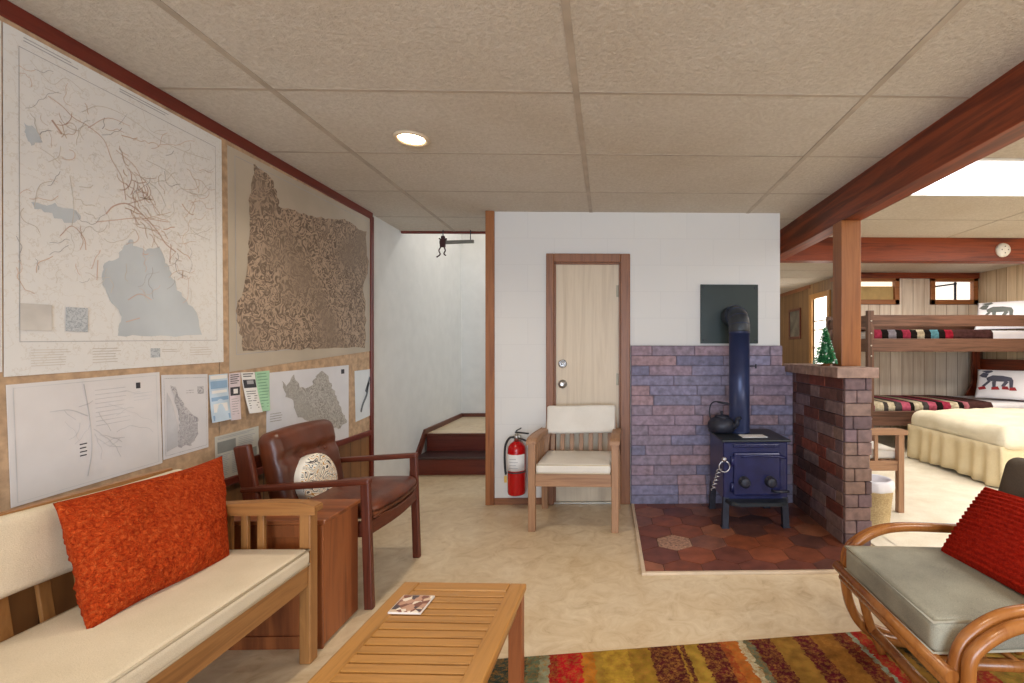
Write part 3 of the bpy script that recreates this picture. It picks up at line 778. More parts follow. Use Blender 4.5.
# plat map, charts
dec = border(1, .03, .004)+textlines(1, .5, .75, .12, .5, 9, .12)+textlines(2, .39, .44, .60, .74, 4, .3)+[('uv', 2, (.80, .09, .835, .15))]+textlines(1, .78, .93, .2, .3, 3, .2)
for k in range(16):
    pts = [p for p in walk(rl.uniform(60, 120), rl.uniform(390, 470), rl.choice((.1, -.25, 1.4)), rl.randint(4, 9), rl.uniform(4, 8), .6) if 16 < p[0] < 156 and p[1] < 470]
    if len(pts) > 2: dec.append(('pxline', 1, pts, rl.uniform(.0012, .0022)))
dec += [('pxline', 1, [(84, 384), (90, 420), (92, 450), (88, 476)], .003), ('pxline', 1, [(50, 412), (70, 410), (88, 416)], .003)]
sheet('plan_map', [(7, 385), (160, 372), (163, 463), (12, 508)], [plain('white_map_paper', '#dcdadb', .6, var=.02), faint, M_['ink']],
      'wide white plan map with sparse faint lines, pinned above the bench back', 'map', decals=dec)
greyland = relief_mat('chart_land', '#c9c8cb', '#b3b2b6', '#8f8e95', 30)
dec = border(1, .04, .005)+[('px', 1, rough([(171, 386), (175, 386), (182, 402), (192, 414), (199, 418), (198, 436), (192, 445), (182, 448), (176, 444), (180, 426), (178, 410)], 3)), ('px', 3, [(167, 392), (172, 402), (178, 424), (178, 446), (167, 452)])]+[('uv', 1, (.75, .16, .9, .26))]+textlines(1, .5, .7, .2, .26, 2, .3)
sheet('coast_chart', [(162, 375), (208, 374), (209, 447), (164, 460)], [plain('white_chart_paper', '#d9d8db', .6, var=.02), greyland, M_['ink'], plain('chart_sea', '#c4c5ca', .6)],
      'narrow white chart of a coastline, between the plan map and the blue leaflet', 'map', decals=dec)
dec = [('px', 1, rough([(281, 382), (287, 388), (293, 376), (299, 386), (306, 388), (312, 385), (318, 374), (324, 371), (329, 377), (333, 388), (340, 402), (346, 416), (346, 424), (338, 430), (322, 424), (306, 420), (296, 416), (294, 402), (286, 396)], 3)), ('uv', 2, (.88, .05, .93, .11))]+textlines(1, .03, .16, .5, .62, 4, .3)
sheet('island_map', [(267, 373), (349, 365), (349, 438), (267, 456)], [plain('cool_map_paper', '#d8d9df', .6, var=.02), relief_mat('island_land', '#bdbbb7', '#a9a7a3', '#918e8a', 22), M_['ink']],
      'white map with a grey crescent-shaped island, behind the leather chair', 'map', decals=dec)
dec = [('pxline', 1, [(370, 377), (368, 386), (367, 394), (363, 404), (361, 412)], .022), ('pxline', 1, [(369, 382), (366, 392)], .03)]
sheet('small_island_chart', [(355, 371), (371.5, 369), (371.5, 415), (356, 422)], [plain('pale_blue_chart', '#d5dbe0', .6, var=.02), plain('chart_ink', '#656c74', .6)],
      'small pale chart of a thin island, beside the corner trim', 'map', decals=dec)
lb, nv = plain('leaflet_blue', '#8fb0d0', .5), plain('leaflet_sky', '#c3d6e6', .5)
sheet('leaflet', [(209.5, 375), (228, 373.5), (229.5, 419), (210.5, 423)], [nv, lb, M_['paper']], 'blue and white leaflet pinned below the relief map', 'leaflet', 'leaflets pinned in a row', .012,
      decals=[('uv', 2, (.05, .02, .95, .1)), ('uv', 1, (.05, .14, .95, .3)), ('uv', 2, (.1, .34, .9, .4)), ('uv', 1, (.05, .48, .95, .56)), ('uv', 2, (.12, .62, .86, .8)), ('uv', 1, (.05, .86, .95, .97))])
pink = plain('leaflet_pink', '#d9cdd2', .55)
sheet('leaflet', [(229.5, 373.5), (241, 372.5), (239.5, 419), (229.5, 420.5)], [pink, M_['ink'], M_['paper']], 'narrow pinkish leaflet with one dark square picture, second in the row', 'leaflet', 'leaflets pinned in a row', .010,
      decals=textlines(1, .1, .9, .03, .25, 5, .4)+[('uv', 1, (.08, .3, .94, .48))]+[('uv', 2, (.35, .34, .75, .44))]+textlines(1, .15, .85, .55, .92, 7, .12))
sheet('leaflet', [(241.5, 372.5), (255, 372), (260, 412), (247, 413.5)], [M_['paper'], M_['ink'], M_['inkpale']], 'white leaflet with a black landscape photo near its top, beside the green one', 'leaflet', 'leaflets pinned in a row', .016,
      decals=textlines(1, .1, .9, .03, .14, 2, .4)+[('uv', 1, (.04, .18, .96, .38)), ('uv', 2, (.3, .2, .8, .29))]+textlines(1, .12, .9, .46, .92, 8, .25))
grn = plain('leaflet_green', '#a9d6b4', .55); grn2 = plain('leaflet_green_ink', '#6f9c7c', .6)
sheet('leaflet', [(255.5, 372), (270, 370.5), (269, 410.5), (260, 411.5)], [grn, grn2], 'pale green text leaflet, rightmost of the pinned row', 'leaflet', 'leaflets pinned in a row', .008, decals=textlines(1, .1, .92, .05, .95, 12, .22))
dec = textlines(1, .05, .95, .04, .1, 2, .4)+[('uv', 2, (.04, .14, .44, .4)), ('uv', 2, (.5, .46, .94, .74))]+textlines(1, .04, .3, .45, .95, 12, .35)+textlines(1, .35, .62, .45, .95, 12, .35)+textlines(1, .5, .94, .14, .42, 7, .35)+textlines(1, .67, .95, .78, .95, 5, .35)
sheet('newspaper_page', [(215.5, 437), (259, 426), (259.5, 468), (216.5, 481)], [plain('newsprint', '#c9c7bd', .7, var=.03), M_['inkpale'], plain('news_photo', '#8d8f8b', .7)],
      'printed news page pinned low on the board behind the leather chair', 'newspaper', decals=dec)
sheet('paper_chart', [(-150, -60), (2.0, 21), (3.0, 372), (-150, 384)], [topo, M_['inkpale']], 'pale wall chart sliver at the far left picture edge', 'map', decals=border(1, .02, .003))

# ------------------------------------------------------------------ slatted seats (bench and armchairs)
def slat_seat(name, label, cat, W, nback, cushion, pipe_, wood_, loc, rz, drop=0.):
    t = thing(name, label, cat, loc, rz)
    hw = W/2
    for s in (-1, 1):
        bm = B(); box(bm, s*hw-(.046 if s > 0 else 0), s*hw+(.046 if s < 0 else 0), -.255, -.213, 0, .566, .004); obj('leg', bm, M_[wood_+'z'], t)
        bm = B(); x = s*(hw-.023)
        bar(bm, (x, .215, 0), (x, .20, .40), .044, .042, up=(0, 1, 0)); bar(bm, (x, .20, .385), (x-s*.036, .252, .70), .042, .034, up=(0, 1, 0)); obj('leg', bm, M_[wood_+'z'], t)
        bm = B()
        poly = [(-.272, .565), (.235, .565), (.235, .592), (-.10, .606), (-.22, .603), (-.272, .590)]
        prism(bm, poly, .062, frame_axes((x-.031, 0, 0), (0, 1, 0), (0, 0, 1), (1, 0, 0)))
        bmesh.ops.bevel(bm, geom=bm.edges[:], offset=.004, segments=2, affect='EDGES')
        ar = obj('armrest', bm, M_[wood_+'y'], t)
        for k in range(4):
            y = -.06+k*.06
            bm = B(); box(bm, x-.008, x+.008, y-.013, y+.013, .37, .568, .003); obj('side_slat', bm, M_[wood_+'z'], t)
        bm = B(); box(bm, x-.011, x+.011, -.214, .20, .30, .372, .003); obj('side_rail', bm, M_[wood_+'y'], t)
    bm = B(); box(bm, -hw+.046, hw-.046, -.248, -.224, .292, .375, .004); obj('front_rail', bm, M_[wood_+'x'], t)
    bm = B(); box(bm, -hw+.046, hw-.046, .186, .212, .31, .375, .004); obj('back_rail', bm, M_[wood_+'x'], t)
    bm = B(); bar(bm, (-hw+.05, .257, .712), (hw-.05, .257, .712), .026, .055, up=(0, 0, 1)); obj('top_rail', bm, M_[wood_+'x'], t)
    for k in range(nback):
        x = -hw+.046+(W-.092)*(k+.5)/nback
        bm = B(); bar(bm, (x, .203, .37), (x, .252, .69), .03, .012, .002, up=(0, 1, 0)); obj('back_slat', bm, M_[wood_+'z'], t)
    bm = B()
    for k in range(7):
        y = -.20+k*.066; box(bm, -hw+.05, hw-.05, y-.022, y+.022, .36, .374, .002)
    obj('seat_slats', bm, M_[wood_+'x'], t)
    def crown(p, L=W):
        if p.z > 0: p.z += .008*(1-(2*p.x/L)**4)*max(0, 1-(p.y/.21)**2)
        return p
    bm = B(); rbox(bm, W-.10, .435, .064, .022, 14, crown, M=T((0, -.046, .408))); sc = obj('seat_cushion', bm, M_[cushion], t)
    a, b_ = (W-.10)/2-.006, .435/2-.006
    bm = B()
    for z in (.434, .382): tube(bm, [(-a, -b_-.046, z), (a, -b_-.046, z), (a, b_-.046, z), (-a, b_-.046, z)], .0042, 6, True)
    obj('piping', bm, M_[pipe_], sc)
    Mb = T((0, .212, .662-drop)) @ R(math.radians(-9), 'X')
    bm = B(); rbox(bm, W-.076, .05, .205, .02, 14, lambda p: Vector((p.x, p.y, p.z+.004*math.sin(9*p.x))), M=Mb); obj('back_cushion', bm, M_[cushion], t)
    return t
bench = slat_seat('slatted_bench', 'long wooden slatted bench with cream cushions along the map wall', 'bench', 1.5, 15, 'cream', 'creampipe', 'teak', (-1.365, 1.075, 0), PI/2, .028)
chair = slat_seat('slatted_armchair', 'wooden slat-back armchair with white cushions standing in front of the door', 'chair', .586, 7, 'ivory', 'creampipe', 'weathered', (-.208, 3.285, 0), -math.radians(3.2))
far = copy_tree(chair); far.location = (1.875, 3.62, .006); far.rotation_euler = (0, 0, PI/2)
far['label'] = 'wooden slatted armchair partly hidden behind the brick divider, facing the bed'
for o in (chair, far): o['group'] = 'matching slatted armchairs'

# orange shag pillow
bm = B()
def shag(q, u, v, s):
    q.x = q.x*(1+.11*v)+.0725*v
    n = noise.noise(q*9)*.010+noise.noise(q*45)*.005+noise.noise(q*110)*.003
    q.y += s*(abs(n)+n)*.8 if abs(u) < .97 and abs(v) < .97 else 0
    q.z += .006*math.sin(14*q.x+2*v)*(1 if v < -.3 else .3)
    return q
pillow_mesh(bm, .52, .37, .14, 84, .06, shag)
o = obj('throw_pillow', bm, M_['orange'])
zt = Vector((-.19, 0, .318)).normalized(); xt = Vector((0, 1, 0))
o.matrix_world = frame_axes(Vector((-1.352, 1.5525, .437))+zt*.182, xt, zt.cross(xt), zt)
tag(o, 'orange-red shaggy pillow leaning on the bench back', 'pillow')

# crate
t = thing('storage_crate', 'reddish plywood box used as a table between bench and leather chair', 'side table', (-1.345, 2.008, 0))
bm = B(); box(bm, -.225, .225, -.128, .128, .01, .49, .004); obj('body', bm, M_['cratez'], t)
bm = B(); box(bm, -.233, .233, -.136, .136, .488, .506, .004); obj('top', bm, M_['cratex'], t)
bm = B()
for x0, x1, z0, z1 in ((-.225, -.19, .0, .488), (.19, .225, .0, .488), (-.19, .19, .44, .488), (-.19, .19, .0, .05)): box(bm, x0, x1, -.137, -.126, z0, z1, .002)
obj('face_frame', bm, M_['cratez'], t)

# ------------------------------------------------------------------ leather armchair
t = thing('leather_armchair', 'brown leather armchair with dark wooden frame below the maps', 'chair', (-1.365, 2.425, 0), PI/2)
hw = .285
for s in (-1, 1):
    x = s*(hw-.02)
    bm = B(); bar(bm, (x, -.284, 0), (x, -.266, .572), .03, .04, .006, up=(0, 1, 0)); obj('leg', bm, M_['walnutz'], t)
    bm = B(); bar(bm, (x, .20, 0), (x, .215, .36), .034, .044, .006, up=(0, 1, 0)); bar(bm, (x, .21, .33), (x, .285, .745), .03, .07, .008, up=(0, 1, 0)); obj('leg', bm, M_['walnutz'], t)
    bm = B(); bar(bm, (x, -.288, .580), (x, .285, .545), .04, .027, .008); obj('armrest', bm, M_['walnuty'], t)
    bm = B(); bar(bm, (x-s*.005, -.27, .362), (x-s*.005, .23, .33), .024, .07, .006); obj('side_rail', bm, M_['walnuty'], t)
bm = B()
pts = [(-hw+.03+(2*hw-.06)*i/10, -.275-.022*math.sin(PI*i/10), .365) for i in range(11)]
for a, b_ in zip(pts, pts[1:]): bar(bm, a, (Vector(b_)+(Vector(b_)-Vector(a))*.05), .022, .06, 0)
obj('front_rail', bm, M_['walnutx'], t)
bm = B(); bar(bm, (-hw+.03, .262, .66), (hw-.03, .262, .66), .022, .06, .004); bar(bm, (-hw+.03, .225, .37), (hw-.03, .225, .37), .022, .06, .004); obj('back_rail', bm, M_['walnutx'], t)
def seatfn(p):
    if p.z > 0: p.z += .016*(1-(p.x/.26)**2)*(1-max(0, -p.y/.27)**4)-.014*max(0, -p.y/.27)**3
    p.z += .003*noise.noise(p*14); p.y -= .028*(1-(p.x/.26)**2) if p.y < -.2 else 0
    return p
bm = B(); rbox(bm, .50, .52, .085, .036, 14, seatfn, M=T((0, -.035, .425)) @ R(math.radians(-3), 'X')); sc = obj('seat_cushion', bm, M_['leather'], t)
bm = B(); tube(bm, [(-.24, -.285, .405), (-.12, -.314, .40), (0, -.322, .40), (.12, -.314, .40), (.24, -.285, .405)], .005, 8, n=5); obj('piping', bm, M_['leather'], sc)
def backfn(p):
    if p.y < 0:
        g = math.exp(-((p.z-.055)/.022)**2)*(1-abs(p.x/.24)**6)
        p.y += .022*g
        for bx in (-.085, .085): p.y += .016*math.exp(-(((p.x-bx)/.028)**2+((p.z-.055)/.028)**2))
        p.y -= .014*math.cos(p.z*9)*(1-(p.x/.26)**2)
    p.y += .004*noise.noise(p*11); p.z += -.014*(p.x/.25)**2 if p.z > .1 else 0
    return p
bm = B(); rbox(bm, .48, .105, .40, .045, 20, backfn, M=T((0, .175, .605)) @ R(math.radians(-12), 'X')); bc = obj('back_cushion', bm, M_['leather'], t)
for bx in (-.085, .085):
    bm = B(); lathe(bm, [(.009, 0), (.008, .004), (.003, .007)], 12, M=T((bx, .129, .662)) @ R(PI/2-math.radians(12), 'X')); obj('button', bm, M_['leather'], bc)

# round floral pillow
bm = B()
prof = [(.002, -.05), (.07, -.05), (.105, -.045), (.116, -.040), (.120, -.02), (.120, .01), (.118, .022), (.112, .028), (.10, .033), (.06, .041), (.002, .044)]
lathe(bm, [(a_*1.06, b_) for a_, b_ in prof], 36)
for f in bm.faces:
    r_ = f.calc_center_median()
    if r_.z < .024: f.material_index = 1
o = obj('round_pillow', bm, [M_['floral'], plain('cream_edge', '#e3ddd0', .85)])
zt = Vector((.985, -.08, .2)).normalized(); xt = Vector((0, 0, 1)).cross(zt).normalized()
o.matrix_world = frame_axes((-1.445, 2.36, .535), xt, zt.cross(xt), zt)
tag(o, 'round floral-print pillow with cream edge sitting on the leather armchair', 'pillow')

# ------------------------------------------------------------------ coffee table on the rug
RZ = .009
t = thing('coffee_table', 'low slatted honey-coloured coffee table with its near end out of view', 'coffee table', (-.480, 1.105, RZ), -math.radians(2.74))
w, l, z = .199, .425, .416
for x in (-w, w-.052):
    bm = B(); box(bm, x, x+.052, -l, l, z-.022, z, .004); obj('side_board', bm, M_['honeyy'], t)
for y in (-l, l-.05):
    bm = B(); box(bm, -w+.052, w-.052, y, y+.05, z-.022, z, .004); obj('end_board', bm, M_['honeyx'], t)
bm = B()
n = 22; L = 2*l-.10
for k in range(n):
    y = -l+.05+L*(k+.5)/n; box(bm, -w+.05, w-.05, y-L/n/2+.003, y+L/n/2-.003, z-.018, z-.002, .002)
obj('top_slats', bm, M_['honeyx'], t)
bm = B()
for s in (-1, 1): box(bm, s*(w-.03)-.01, s*(w-.03)+.01, -l+.03, l-.03, z-.075, z-.022, .002); box(bm, -w+.03, w-.03, s*(l-.03)-.01, s*(l-.03)+.01, z-.075, z-.022, .002)
obj('apron', bm, M_['teaky'], t)
for sx in (-1, 1):
    for sy in (-1, 1):
        bm = B(); box(bm, sx*(w-.026)-.021, sx*(w-.026)+.021, sy*(l-.03)-.021, sy*(l-.03)+.021, 0, z-.022, .003); obj('leg', bm, M_['crate'+'z'], t)
t = thing('coaster', 'square picture coaster lying on the coffee table', 'coaster', (-.575, 1.395, RZ+z), -.06)
bm = B(); box(bm, -.048, .048, -.048, .048, .0, .005, .001); obj('base', bm, plain('coaster_edge', '#d9d2cc', .5), t)
bm = B(); box(bm, -.045, .045, -.045, .045, .005, .0056, 0)
m, nt, b = newmat('coaster_print'); v = coords(nt); vo = N(nt, 'ShaderNodeTexVoronoi', Scale=55); nt.links.new(v, vo.inputs['Vector'])
sp = N(nt, 'ShaderNodeSeparateColor'); nt.links.new(vo.outputs['Color'], sp.inputs[0])
nt.links.new(ramp(nt, sp.outputs[0], [(0, '#7a4a3c'), (.25, '#b98f78'), (.45, '#e2d6c8'), (.65, '#8c5f50'), (.8, '#4a3a40'), (.9, '#cdb39a')], 'CONSTANT'), b.inputs['Base Color'])
obj('picture', bm, m, t)

# rug
rug_px = [(480, '#26352c'), (497, '#2c3a33'), (527, '#5d6a52'), (540, '#8a8c70'), (548, '#8f1418'), (557, '#b3121c'), (581, '#b06a1c'), (593, '#98782a'), (600, '#a8852c'), (625, '#8a6a20'), (648, '#4a1414'), (674, '#8f6c24'), (678, '#4a1c14'),
          (682, '#94762a'), (695, '#4f0f16'), (716, '#8c3c1a'), (722, '#a85a20'), (734, '#b8ac8c'), (741, '#5c6450'), (747, '#53121c'), (767, '#8f6a2a'), (790, '#56101a'), (808, '#8a5a20'), (829, '#5a1016'), (838, '#7a2a1a'), (845, '#93a08a'), (850, '#a51a1c'), (860, '#96702a'), (880, '#3a3c2c'), (900, '#8a2018'), (930, '#7a6424')]
RX0, RX1 = -.66, 1.75
def rugx(px):
    d = 1.80+.15*(px-490)/380*.97
    return ((px-617.4)/F*d+d*math.sin(YAW)+.0)
ca = math.radians(5.6); RO = (-.44, 1.785)
rs = []
for px, c in rug_px:
    lx = (rugx(px)-RO[0])/math.cos(ca); rs.append(((lx+.24)/2.4, c))
rs[0] = (0, rs[0][1])
bm = B(); box(bm, -.24, 2.16, -1.7, 0, 0, .009, .003)
o = obj('area_rug', bm, stripes('rug_stripes', 'X', -.24, 2.16, rs, wob=.016, fleck='#9a6a2c'), None, (RO[0], RO[1], 0)); o.rotation_euler = (0, 0, ca)
tag(o, 'multicoloured striped rug in reds, golds and greens under the coffee table', 'rug')

# ------------------------------------------------------------------ fire extinguisher
t = thing('fire_extinguisher', 'red fire extinguisher hung on the white wall left of the armchair', 'fire extinguisher', (-.675, 3.505, .105))
bm = B(); lathe(bm, [(.05, 0), (.062, .006), (.066, .02), (.066, .33), (.062, .355), (.045, .378), (.028, .39), (.02, .395)], 32); cy = obj('cylinder', bm, M_['redpaint'], t)
def band(z0, z1, a0, a1, r, mat, nm, par):
    bm = B(); k = 20; A = []
    for rr in (r, r+.001):
        A.append([[bm.verts.new((rr*math.cos(a0+(a1-a0)*i/k), rr*math.sin(a0+(a1-a0)*i/k), z)) for i in range(k+1)] for z in (z0, z1)])
    for q in A:
        for i in range(k): f = bm.faces.new((q[0][i], q[0][i+1], q[1][i+1], q[1][i])); f.smooth = True
    for i in range(k):
        bm.faces.new((A[0][0][i], A[0][0][i+1], A[1][0][i+1], A[1][0][i])); bm.faces.new((A[0][1][i], A[0][1][i+1], A[1][1][i+1], A[1][1][i]))
    return obj(nm, bm, mat, par)
lab = band(.185, .305, -PI*.95, -PI*.12, .0665, M_['paper'], 'label', cy)
for i in range(4):
    band(.205+i*.022, .209+i*.022, -PI*.72, -PI*(.4+.06*(i % 2)), .068, M_['inkpale'], 'print', lab)
band(.168, .178, -PI, PI, .0668, M_['ink'], 'strap', cy)
bm = B(); lathe(bm, [(.02, .395), (.02, .43), (.014, .435), (.012, .45), (.003, .452)], 16); box(bm, -.012, .03, -.012, .012, .415, .44, .003); obj('valve', bm, M_['metal'], t)
bm = B(); bar(bm, (-.012, 0, .462), (.092, -.012, .452), .02, .01); bar(bm, (0, 0, .428), (.092, -.014, .39), .02, .01); bar(bm, (-.005, 0, .47), (.035, 0, .492), .02, .008); obj('handle', bm, M_['black'], t)
bm = B(); tube(bm, [(-.015, -.005, .425), (-.05, -.012, .42), (-.078, -.015, .37), (-.085, -.015, .30), (-.083, -.012, .2), (-.078, -.01, .15)], .0085, 10, n=6); obj('hose', bm, M_['black'], t)
bm = B(); lathe(bm, [(.017, -.004), (.017, .0), (.002, .004)], 14, M=T((.0, -.022, .425)) @ FY); obj('gauge', bm, M_['chrome'], t)
bm = B(); box(bm, -.02, .02, .062, .082, .3, .42, .002); obj('wall_bracket', bm, M_['metal'], t)
bm = B(); box(bm, -.09, -.07, -.012, -.010, .09, .14, .0005); obj('tag', bm, plain('yellow_tag', '#d9b45c', .6), t)

# ------------------------------------------------------------------ wood stove
SX0, SX1, SY0, SY1 = .757, 1.182, 3.055, 3.46
t = thing('wood_stove', 'black iron wood stove, tinted blue for daylight, on the tiled hearth', 'stove', ((SX0+SX1)/2, (SY0+SY1)/2, .0125))
hx, hy = (SX1-SX0)/2, (SY1-SY0)/2
bm = B(); box(bm, -hx, hx, -hy, hy, .18, .565, .012); obj('body', bm, M_['stove'], t)
bm = B(); box(bm, -hx-.015, hx+.015, -hy-.02, hy+.01, .563, .578, .005); obj('top_plate', bm, M_['stovetop'], t)
for sx in (-1, 1):
    for sy in (-1, 1):
        bm = B(); bar(bm, (sx*(hx-.02), sy*(hy-.02), .2), (sx*(hx-.012), sy*(hy-.012), 0), .042, .042, .004, up=(0, 1, 0)); box(bm, sx*(hx-.012)-.026, sx*(hx-.012)+.026, sy*(hy-.012)-.026, sy*(hy-.012)+.026, 0, .008, .002); obj('leg', bm, M_['iron'], t)
bm = B()
prism(bm, [(-hx+.01, -hy+.0), (hx-.01, -hy), (hx-.035, -hy-.075), (hx-.09, -hy-.10), (-hx+.09, -hy-.10), (-hx+.035, -hy-.075)], .02, T((0, 0, .172)))
bmesh.ops.bevel(bm, geom=bm.edges[:], offset=.004, segments=2, affect='EDGES'); obj('ash_shelf', bm, M_['stovetop'], t)
bm = B(); box(bm, -.15, .16, -hy-.02, -hy+.005, .215, .495, .012); dr = obj('stove_door', bm, M_['stove'], t)
for nm, x, z in (('draft_knob', -.085, .31), ('draft_knob', .085, .31)):
    bm = B(); lathe(bm, [(.036, 0), (.036, .008), (.022, .012), (.02, .03), (.032, .032), (.033, .045), (.024, .052), (.004, .054)], 24, M=T((x, -hy-.02, z)) @ FY); obj(nm, bm, M_['iron'], dr)
bm = B(); tube(bm, [(-.10, -hy-.018, .47), (0, -hy-.026, .478), (.16, -hy-.026, .468), (.19, -hy-.02, .46)], .008, 8, n=4); obj('door_bar', bm, M_['stove'], dr)
bm = B(); tube(bm, [(.10, -hy-.02, .25), (.12, -hy-.05, .25), (.20, -hy-.05, .25)], .009, 8, n=4); obj('door_latch', bm, M_['iron'], dr)
bm = B(); box(bm, -.15, .155, -hy-.008, -hy+.003, .525, .55, .004)
for k in range(9): box(bm, -.135+k*.032, -.115+k*.032, -hy-.012, -hy, .53, .546, .002)
obj('vent_strip', bm, M_['stove'], t)
for z in (.27, .44):
    bm = B(); lathe(bm, [(.012, -.03), (.012, .03)], 12, (-.158, -hy-.014, z)); obj('door_hinge', bm, M_['stove'], dr)
ST = .0125+.578
# flue pipe
t = thing('flue_pipe', 'dark blue steel flue pipe rising from the stove and elbowing into the wall', 'stove pipe', (.94, 3.335, ST))
P = [(0, 0, .004), (0, 0, .74)]
bm = B(); lathe(bm, [(.074, .0), (.074, .012), (.0715, .012), (.0715, .70), (.0735, .70), (.0735, .725)], 32); obj('pipe', bm, M_['pipe'], t)
bm = B(); el = [(0, 0, .715)]+[(0, .115*(1-math.cos(a)), .725+.115*math.sin(a)) for a in [i*PI/2/8 for i in range(9)]]+[(0, .232, .84)]
tube(bm, el, .0745, 32); obj('elbow', bm, plain('elbow_steel', '#33383f', .42, .3), t)
bm = B()
for i in (2, 4, 6, 8):
    a = (i-.5)*PI/16; c = Vector((0, .115*(1-math.cos(a)), .725+.115*math.sin(a))); tn = Vector((0, math.sin(a), math.cos(a))); u = Vector((1, 0, 0)); w_ = tn.cross(u)
    tube(bm, [c+(u*math.cos(2*PI*j/32)+w_*math.sin(2*PI*j/32))*.0748 for j in range(32)], .0018, 6, True)
obj('elbow_seam', bm, M_['pipe'], t)
bm = B(); tube(bm, [(.07, 0, .47), (.115, -.01, .47)], .004, 8); tube(bm, [(.115, -.01, .455), (.115, -.01, .485)], .006, 8); obj('damper_handle', bm, M_['iron'], t)
t = thing('metal_plate', 'square dark green metal plate on the wall behind the flue elbow', 'wall plate', (.934, 3.59, 1.452))
bm = B(); box(bm, -.222, .222, -.006, .009, -.226, .226, .002); obj('sheet_metal', bm, M_['plate'], t)
for x in (-.2, .2):
    for z in (-.2, .2):
        bm = B(); lathe(bm, [(.007, 0), (.006, .003), (.002, .004)], 10, M=T((x, -.006, z)) @ FY); obj('screw', bm, M_['iron'], t)
# kettle
t = thing('kettle', 'black cast-iron kettle with bail handle on the back of the stove', 'kettle', (.812, 3.325, ST), -.65)
bm = B(); lathe(bm, [(.06, 0), (.085, .01), (.10, .04), (.098, .07), (.08, .095), (.05, .108), (.05, .113)], 28); obj('body', bm, M_['iron'], t)
bm = B(); lathe(bm, [(.052, .11), (.048, .119), (.02, .126), (.008, .127), (.008, .134), (.013, .14), (.012, .148), (.003, .151)], 24); obj('lid', bm, M_['iron'], t)
bm = B(); tube(bm, [(.08, -.01, .045), (.115, -.015, .07), (.125, -.02, .105), (.15, -.022, .118)], lambda q: .022-.011*q, 12, n=5); obj('spout', bm, M_['iron'], t)
bm = B(); tube(bm, [(-.085, 0, .085), (-.095, 0, .13), (-.085, 0, .19), (-.05, 0, .215), (.02, 0, .212), (.06, 0, .205)], .0048, 8, n=6); tube(bm, [(-.03, 0, .213), (.045, 0, .208)], .008, 8); obj('bail_handle', bm, M_['iron'], t)
bm = B(); box(bm, -.085, .085, -.05, .05, 0, .004, .0015); o = obj('instruction_card', bm, M_['paper'], None, (.985, 3.17, ST)); o.rotation_euler = (0, 0, .03)
tag(o, 'white card lying flat on the stove top', 'card')
# wire coil handle hanging from the corner
t = thing('wire_lifter', 'silver twisted-wire ring and spring hanging at the stove front corner', 'stove tool', (.752, 3.015, .47))
bm = B(); tube(bm, [(.035*math.cos(a)-.0, -.004, .035*math.sin(a)-.045) for a in [2*PI*i/20 for i in range(20)]], .0042, 8, True); obj('ring', bm, M_['chrome'], t)
bm = B(); lathe(bm, [(.016, -.01), (.016, .008), (.006, .012)], 14, (0, 0, 0), M=R(PI/2, 'X')); obj('cap', bm, M_['chrome'], t)
bm = B(); tube(bm, [(-.035-.001*i+.014*math.cos(i*.9), -.01+.014*math.sin(i*.9), -.06-.0034*i) for i in range(40)], .0036, 8); obj('spring', bm, M_['chrome'], t)

# small tinsel tree on the divider
t = thing('tabletop_tree', 'small green tinsel christmas tree on the brick divider beside the post', 'christmas tree', (1.430, 3.06, 1.0725))
bm = B(); lathe(bm, [(.03, 0), (.03, .01), (.012, .014), (.01, .03)], 16); obj('base', bm, M_['crate'+'z'], t)
greens = [plain('tinsel_green', c, .35, .2) for c in ('#38894f', '#55ab6c', '#20603a')]
bm = B(); lathe(bm, [(.05, .02), (.028, .12), (.004, .25)], 16, mi=2)
for i in range(900):
    h = random.random()**1.4; r_ = .064*(1-h)+.004; a = random.random()*2*PI
    p = Vector((r_*math.cos(a), r_*math.sin(a), +.018+.235*h)); q = Vector((math.cos(a), math.sin(a), random.uniform(-.5, .5))).normalized()
    s_ = Vector((-math.sin(a), math.cos(a), random.uniform(-.6, .6))).normalized(); L = .010
    vs = [bm.verts.new(p+s_*.0035-q*.004), bm.verts.new(p-s_*.0035-q*.004), bm.verts.new(p+q*L-Vector((0, 0, .003)))]
    vs2 = [bm.verts.new(v_.co+Vector((0, 0, -.0015))) for v_ in vs]
    mi = random.randrange(3)
    for fv in (vs, vs2, (vs[0], vs[1], vs2[1], vs2[0]), (vs[1], vs[2], vs2[2], vs2[1]), (vs[2], vs[0], vs2[0], vs2[2])): bm.faces.new(fv).material_index = mi
obj('foliage', bm, greens, t)
for i in range(64):
    h = random.random()**1.3; r_ = .068*(1-h)+.006; a = random.random()*2*PI
    bm = B(); lathe(bm, [(.001, -.004), (.0042, -.002), (.0042, .002), (.001, .004)], 8, (r_*math.cos(a), r_*math.sin(a), .02+.235*h)); obj('bauble', bm, M_['bauble'], t)

